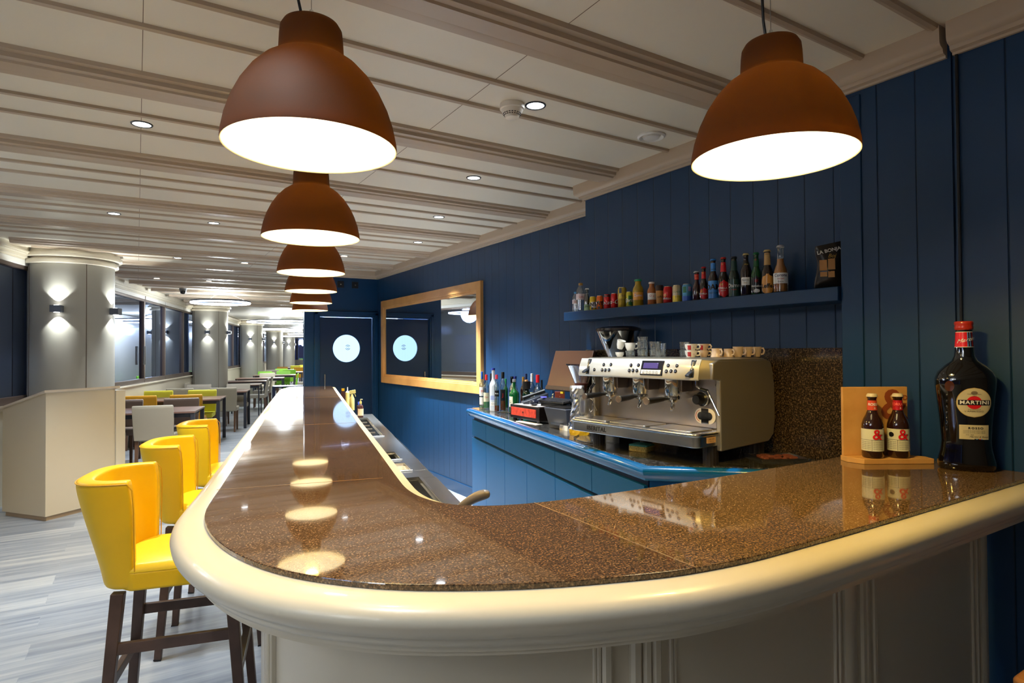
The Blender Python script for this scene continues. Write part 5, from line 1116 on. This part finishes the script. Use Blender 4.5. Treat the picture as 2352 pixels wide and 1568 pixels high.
# cable and little sink
cb = thing('black_cable', 'thin black cable on the blue counter edge below the foil bag', 'cable', (2.05, 2.62, ZB)); MB().tube([(.1, .12, .004), (.02, .06, .006), (-.03, -.02, .006), (-.045, -.12, .005), (-.02, -.16, .005)], .0035, 8).build('cable', M_BLACK, cb)
wr = thing('knock_out_tray', 'small steel tray with brown coffee residue set in the counter corner', 'tray', (2.44, 1.68, ZB), -.5)
mb = MB(); 
for q in ((-.11, -.085, .11, -.075), (-.11, .075, .11, .085), (-.11, -.085, -.10, .085), (.10, -.085, .11, .085)): mb.box(q[0], q[1], 0, q[2], q[3], .010)
mb.box(-.11, -.085, 0, .11, .085, .002).build('tray', M_STEEL, wr, bevel=.001)
rs_ = MB(); random.seed(5)
for k in range(26): rs_.ball((random.uniform(-.07, .07), random.uniform(-.05, .05), .006), random.uniform(.007, .016), 8, (1.4, 1, .6))
props(rs_.build('coffee_residue', mat('residue_brown', (120, 60, 40), .7), wr), kind='stuff')

# ---------------------------------------------------------------- cups and glasses on the machine
ZT = ZM+.3845
def glass(label, u_, v_, z, h, r, fluted=False):
    o = thing('glass_tumbler', label, 'glass', mpt(u_, v_, z), 0, 'glasses on the coffee machine'); mb = MB(); n = 32
    rows = []
    for rr, zz in ((.001, .004), (.80, 0), (.84, .003), (.88, h*.3), (.95, h*.7), (1.0, h), (.95, h), (.89, h*.7), (.80, h*.3), (.7, .010), (.001, .009)):
        rows.append([(r*rr*math.cos(2*PI*k/n)*(1+(.02 if fluted and k % 2 and .01 < zz < h*.7 else 0)), r*rr*math.sin(2*PI*k/n)*(1+(.02 if fluted and k % 2 and .01 < zz < h*.7 else 0)), zz) for k in range(n)])
    mb.grid(rows, True).build('glass_wall', thin_glass('tumbler_glass', (238, 243, 246), .09, .02, .015), o, angle=60); return o
def cup(label, u_, v_, z, h, r, da=0, logo=False, m=None, tip=0, name='espresso_cup', handle=True, straight=False):
    o = thing(name, label, 'cup', mpt(u_, v_, z), 0, 'cups on the coffee machine'); p = mpt(u_, v_, z); a = facing(p[0], p[1]); T = Matrix.Rotation(a, 4, 'Z')
    pr = [(0, .002), (r*.62, 0), (r*.66, .003), (r*.9, h*.45), (r, h), (r*.93, h), (r*.84, h*.45), (r*.55, .006), (0, .005)] if not straight else [(0, .002), (r*1.0, 0), (r*1.03, .004), (r*.9, h*.25), (r*.86, h*.8), (r*.90, h), (r*.84, h), (r*.8, h*.5), (r*.8, .006), (0, .005)]
    mb = MB().lathe(pr, 32)
    if tip: mb.xf(Matrix.Translation((0, 0, r*.9)) @ Matrix.Rotation(tip, 4, 'X'))
    mb.build('cup_wall', m or M_WHITE, o, angle=60)
    if handle:
        mb = MB().tube([(0, r*.85, h*.82), (0, r*1.25, h*.86), (0, r*1.5, h*.6), (0, r*1.3, h*.3), (0, r*.8, h*.24)], .0042, 8).xf(Matrix.Rotation(a+da, 4, 'Z'))
        if tip: mb.xf(Matrix.Translation((0, 0, r*.9)) @ Matrix.Rotation(tip, 4, 'X'))
        mb.build('handle', m or M_WHITE, o)
    if logo: decal(o, 'red_logo', r*.86, h*.12, h*.78, a-.5, .38, col('logo_red', (170, 40, 40)), r*.97); lettering(o, 'Sr', h*.4, r*.93, h*.45, a+.35, col('logo_pale', (200, 150, 150)), shear=.4)
    return o
hg = .034
cup('white cup tipped on its side, upper one of the left pile', .693, .12, ZT+.022, .045, .023, tip=.35, handle=False); cup('white cup at the bottom of the left pile', .693, .12, ZT, .024, .024, handle=False)
glass('small clear glass under the upright white cup', .618, .12, ZT, .032, .026); cup('white cup standing on a small glass, second from the left', .618, .12, ZT+.032, .04, .028, da=.2)
glass('clear glass at the bottom of the tallest stack', .516, .10, ZT, .036, .0285, True); glass('clear glass in the middle of the tallest stack', .516, .10, ZT+.036, .04, .0285, True); glass('small clear glass on top of the tallest stack', .516, .10, ZT+.076, .025, .0265)
glass('clear glass at the bottom of the second stack', .452, .12, ZT, .036, .030, True); glass('clear glass on top of the second stack', .452, .12, ZT+.036, .040, .030, True)
glass('narrow footed clear glass in front of the third stack', .324+.045, .06, ZT, .066, .0275)
glass('clear glass at the bottom of the right stack', .353-.05, .16, ZT, .034, .028, True); glass('clear glass on top of the right stack', .353-.05, .16, ZT+.034, .038, .028)
for k, w in enumerate(('lower', 'upper')):
    cup('espresso cup with red logo, %s one of the front pair' % w, .203, .08, ZT+.030*k, .031, .025, da=-.0+1.0-1.0, logo=True)
    cup('brownish cream espresso cup, %s one of the pair behind the logo cups' % w, .190, .15, ZT+.030*k, .031, .023, logo=k == 1, m=mat('cup_cream', (222, 196, 168), .2, coat=.4))  # china of this pair is a browner cream than the logo cups
cup('espresso cup behind left of the logo cups', .262, .14, ZT+.030, .031, .022, handle=False); cup('espresso cup lowest, behind left of the logo cups', .262, .14, ZT, .031, .022, handle=False)
MC = mat('cup_cream')
for i, (u_, v_, h_, r_) in enumerate(((.099, .12, .040, .0255), (.070, .165, .038, .0225), (.054, .215, .047, .0235), (.044, .275, .046, .021), (.036, .335, .046, .021))):
    cup('cream coffee mug, %s from the left of the five mugs on the right side' % ['first', 'second', 'third', 'fourth', 'fifth'][i], u_, v_, ZT, h_, r_, da=(-.9, -.7, -.25, -.25, 0)[i], m=MC, straight=i < 2, name='coffee_mug')

# ---------------------------------------------------------------- display board with two bottles, big vermouth bottle
bc = Vector((2.255, 1.145)); fa = math.atan2(-.849, -.528)
br = thing('bottle_display_board', 'wooden display board with burned logo behind two small beer bottles', 'display stand', (2.243, 1.150, 1.10), fa)
# local +x toward the camera axis, +y to the viewer's right
WD = mat('display_wood', (214, 164, 96), .5, noise=(12, (204, 152, 84)))
MB().box(-.012, -.116, .018, .0, .116, .262).build('back_board', WD, br, bevel=.0015)
MB().prism([(-.012, -.12), (.03, -.12), (.075, -.085), (.075, .156), (.03, .156), (-.012, .11)], .0, .018).build('base_board', WD, br, bevel=.0015)
LI = mat('burned_logo', (150, 74, 40), .6)
text_flat('&', .15, Matrix.Translation((.0012, .066, .195)) @ face_m((0, 0, 0), 0), bold=.003).build('burned_logo', LI, br, smooth=False)
text_flat('AND', .024, Matrix.Translation((.0014, .090, .222)) @ face_m((0, 0, 0), 0), bold=.0006).build('burned_lettering', LI, br, smooth=False)
for k in range(2):
    z = (.178, .150)[k]; MB().box(.0008, .078, z, .0012, .10, z+.0015).build('burned_line', LI, br)
def craft(label, ly, col_, word, seal):
    c, s_ = math.cos(fa), math.sin(fa); lx = .042; x = 2.243+c*lx-s_*ly; y = 1.150+s_*lx+c*ly; a = math.atan2(-y, -x)
    o = thing('craft_beer_bottle', label, 'bottle', (x, y, 1.118), 0, 'two beers on the display board'); h, r = .222, .0345
    MB().lathe([(0, .004), (r*.88, 0), (r, .006), (r, .105), (r*.97, .118), (r*.82, .135), (r*.6, .150), (r*.47, .163), (r*.42, .178), (r*.40, .206), (r*.46, .208), (r*.46, .213), (r*.4, .214), (0, .216)], 40).build('glass_body', mat('craft_brown_glass', (46, 22, 12), .05, coat=.9), o, angle=60)
    mb = MB(); n = 21; mb.grid([[(r*.40*rr*(1+(.05 if k % 2 and i < 2 else 0))*math.cos(PI*k/n), r*.40*rr*(1+(.05 if k % 2 and i < 2 else 0))*math.sin(PI*k/n), z) for k in range(2*n)] for i, (rr, z) in enumerate(((1.25, .2125), (1.22, .216), (1.12, .2215), (.95, .2235), (.01, .224)))], True).build('crown_cap', col('cap_cream', (220, 206, 170), .35), o, angle=50)
    l = decal(o, 'label', r, .026, .102, a, 1.9, CW)
    lettering(l, '&', .050, r, .082, a+.42, RED, bold=.0007)
    text_wrap('AND', .008, r+.0013, .082, a+.72, bold=.0003).build('lettering', INK, l, smooth=False)
    decal(l, 'rule_line', r+.0006, .0640, .0650, a, 1.85, INK); decal(l, 'rule_line', r+.0006, .028, .064, a-.05, .015, INK)
    for k in range(5):
        lettering(l, 'malta agua lupulo', .0050, r, .058-.006*k, a-.62, INK); lettering(l, 'cerveza artesana', .0050, r, .058-.006*k, a+.52, INK)
    if seal: decal(l, 'seal', r+.0005, .073, .091, a-.62, .26, INK, round_=1)
    nl = decal(o, 'neck_label', r*.455, .166, .200, a, PI*.99, col_, r*.41)
    lettering(nl, word, .0125, r*.44, .186, a+.35, WHT if not seal else col('ink_salmon', (255, 120, 110)), bold=.0004); lettering(nl, '&', .010, r*.44, .173, a+.55, WHT)
craft('small brown beer bottle with orange neck label, left one on the board', -.036, col('neck_orange', (226, 84, 50)), 'ROSSA', False)
craft('small brown beer bottle with dark red neck label, right one on the board', .054, col('neck_red', (186, 24, 36)), 'TORRADA', True)

VS = .865
fm = math.atan2(-.90, -2.33)+.22
vb = thing('vermouth_bottle', 'giant dark vermouth bottle with round label against the blue wall', 'bottle', (2.325, .905, 1.10), 0)
VG = mat('vermouth_glass', (10, 8, 7), .05, coat=1.0)
vp = [(0, .006, 1), (.070, .0, 1), (.078, .008, 1), (.079, .03, 1), (.070, .075, 1), (.067, .11, 1), (.071, .18, 1), (.078, .26, 1), (.083, .32, 1), (.083, .345, 1), (.075, .37, 1), (.055, .395, 1), (.036, .412, 1), (.0285, .43, 1), (.0265, .45, 1), (.0225, .53, 1), (.0235, .535, 1), (0, .56, 1)]
T = Matrix.Rotation(fm, 4, 'Z')
rows = []; n = 56
def vr(z):
    for (r0, z0_, _), (r1, z1_, _) in zip(vp[1:-1], vp[2:]):
        if z0_ <= z <= z1_ or z1_ == z: return r0+(r1-r0)*(z-z0_)/max(1e-9, z1_-z0_)
    return .02
def vshape(r_, z): return (.70 if z < .40 else .70+.30*min(1, (z-.40)/.03))
for r_, z, _ in vp:
    k = vshape(r_, z); rows.append([(r_*k*math.copysign(abs(math.cos(2*PI*i/n))**(.85 if z < .4 else 1), math.cos(2*PI*i/n)), r_*math.copysign(abs(math.sin(2*PI*i/n))**(.85 if z < .4 else 1), math.sin(2*PI*i/n)), z) for i in range(n)])
MB().grid(rows, True).xf(T).build('glass_body', VG, vb, angle=70)
def vx(y_, z):
    r_ = vr(z); k = .70; f = min(.999, abs(y_)/r_); th = math.asin(f**(1/.85)); return r_*k*math.cos(th)**.85
def vpatch(name, yc, zc, wy, hz, m, circ=False, out=.0012, par=None, n=30):
    mb = MB(); rows = []
    for i in range(n+1):
        f = -1+2*i/n; z = zc+hz*f; w = wy*math.sqrt(max(0, 1-f*f)) if circ else wy
        rows.append([(vx(yc+w*g, z)+out, yc+w*g, z) for g in [-1+2*j/n for j in range(n+1)]])
    return mb.grid(rows).xf(T).build(name, m, par or vb, angle=70)
def vtext(s_, size, yc, zc, m, par, out=.0042, **k):
    v, f = text_geo(s_, size, **k); return MB().add([(vx(yc+x, zc+y_)+out, yc+x, zc+y_) for x, y_, _ in v], f).xf(T).build('lettering', m, par, smooth=False)
LC = col('vermouth_label', (206, 196, 160), .5, 0)
yc = .012
vb.scale = (1, 1, VS)
rl = vpatch('round_label', yc, .258, .046, .054, LC, True); vpatch('label_rim', yc, .258, .0475, .0555, GOLD, True, .0006, rl)
vpatch('red_disc', yc, .258, .021, .0245, RED, True, .0016, rl); vpatch('black_bar', yc, .258, .043, .0095, INK, False, .0021, rl)
vtext('MARTINI', .0185, yc, .258, WHT, rl, bold=.0005, spacing=1.12); vtext("L'APERITIVO", .0085, yc, .225, INK, rl, .002, spacing=1.1); vtext('MARTINI & ROSSI', .0045, yc, .232, INK, rl, .002)
vpatch('crest', yc, .294, .009, .007, col('crest_grey', (120, 108, 90), .5), True, .0018, rl); vtext('1863', .006, yc, .283, INK, rl, .002); vtext('TORINO   ITALIA', .005, yc, .289, INK, rl, .0019)
sl = vpatch('square_label', yc, .147, .040, .027, LC)
vtext('ROSSO', .0105, yc+.004, .162, INK, sl, .002, bold=.0004, spacing=1.35)
for k in range(3): vtext('vermouth di torino ricetta originale', .0042, yc, .153-.0045*k, INK, sl, .002)
vtext('DAL 1863', .0050, yc-.012, .137, INK, sl, .002); vtext('Martini & Rossi', .0082, yc+.012, .130, INK, sl, .002, shear=.4)
for k, m_ in enumerate((INK, LB, INK, RED, LB)): vpatch('stripe', yc+.002+k*.0045, .1215, .002, .0016, m_, False, .0022, sl)
z0_, z1_ = .465, .522
def nr(z): return .0265+(.0225-.0265)*(z-.45)/.08
nl = decal(vb, 'neck_label', nr(z0_), z0_, z1_, fm, PI*.99, RED, nr(z1_))
for zz in (z0_-.001, z1_-.001): decal(nl, 'white_rule', nr(zz)+.0004, zz, zz+.002, fm, PI*.99, WHT)
for da, m_ in ((.18, LB), (.32, INK), (.46, LB), (.62, INK), (.95, INK), (1.1, LB)): decal(nl, 'stripe', nr(z0_)+.0006, z0_+.001, z1_-.001, fm+da, .055, m_, nr(z1_)+.0006)
v, f = text_geo('Martini', .020, shear=.45); MB().add([((nr(.49)+.0025)*math.cos(fm+.05+x/.026), (nr(.49)+.0025)*math.sin(fm+.05+x/.026), .492+y_+x*.25) for x, y_, _ in v], f).build('lettering', WHT, nl, smooth=False)
MB().lathe([(.0235, .530), (.0255, .533), (.0265, .54), (.0245, .546), (.0265, .552), (.0265, .560), (.024, .563), (0, .5635)], 36).build('red_stopper', mat('stopper_red', (176, 44, 24), .3, coat=.4), vb, angle=40)
for k in range(7): a = Matrix.Translation((.0, 0, 0)); z = .15+.022*k; MB().ball((vx(-.055, z)-.002, -.057, z), .006, 10, (.5, .7, 1.2)).xf(T).build('embossed_letter', VG, vb)
vpatch('embossed_medal', -.052, .318, .012, .02, mat('amber_relief', (70, 34, 12), .15, coat=.8), True, .0008)

# ---------------------------------------------------------------- cleaning bottles at the far end of the bar
def on_sink(name, label, cat, s, t): 
    p = W2(s, t, .906); o = thing(name, label, cat, p, -TH); o.scale = (.8, .8, .88); return o
YC = mat('pale_yellow_plastic', (176, 158, 92), .45)
o = on_sink('dispenser_bottle', 'dark amber pump bottle with cream label at the far end of the bar', 'bottle', 5.62, .43)
MB().lathe([(0, 0), (.03, 0), (.03, .10), (.022, .125), (.012, .135), (.012, .145)], 24).build('bottle_body', mat('amber_pump_glass', (60, 34, 34), .2), o); decal(o, 'label', .0302, .02, .09, -PI/2, 1.5, col('label_beige', (200, 176, 140)))
MB().lathe([(0, .165), (.013, .165), (.013, .14), (0, .14)], 16).tube([(0, 0, .16), (0, 0, .185), (.022, 0, .183)], .005, 8).build('pump_head', YC, o)
o = on_sink('spray_bottle', 'pale yellow trigger spray bottle behind the inner bar edge', 'bottle', 6.35, .40)
MB().lathe([(0, 0), (.032, 0), (.032, .13), (.016, .165), (.014, .185)], 24).build('bottle_body', YC, o); MB().bar((-.03, 0, .205), (.045, 0, .215), .024, .04).tube([(.02, 0, .2), (.04, 0, .175), (.045, 0, .155)], .005, 8).build('trigger_head', YC, o, bevel=.005)
o = on_sink('squeeze_bottle', 'pale yellow squeeze bottle with upright nozzle at the far end of the bar', 'bottle', 6.85, .385)
MB().lathe([(0, 0), (.028, 0), (.028, .17), (0, .17)], 24).build('bottle_body', YC, o); MB().lathe([(.024, .17), (.02, .18), (.006, .19), (.004, .235), (0, .236)], 16).build('nozzle', M_WHITE, o)
o = on_sink('sauce_bottle', 'bright yellow capped bottle farthest along the bar', 'bottle', 7.3, .36)
MB().lathe([(0, 0), (.03, 0), (.03, .14), (.02, .16), (0, .16)], 24).build('bottle_body', mat('amber_pump_glass'), o); MB().lathe([(.021, .155), (.021, .19), (0, .19)], 18).build('cap', mat('bright_yellow_cap', (240, 190, 20), .35), o)
o = on_sink('soap_bottle', 'small bottle with blue and red cap beside the pump bottle', 'bottle', 5.95, .44)
MB().lathe([(0, 0), (.025, 0), (.025, .09), (0, .1)], 20).build('bottle_body', mat('amber_pump_glass'), o); MB().lathe([(.014, .10), (.014, .13), (0, .13)], 16).build('cap', col('cap_blue2', (60, 80, 180)), o)
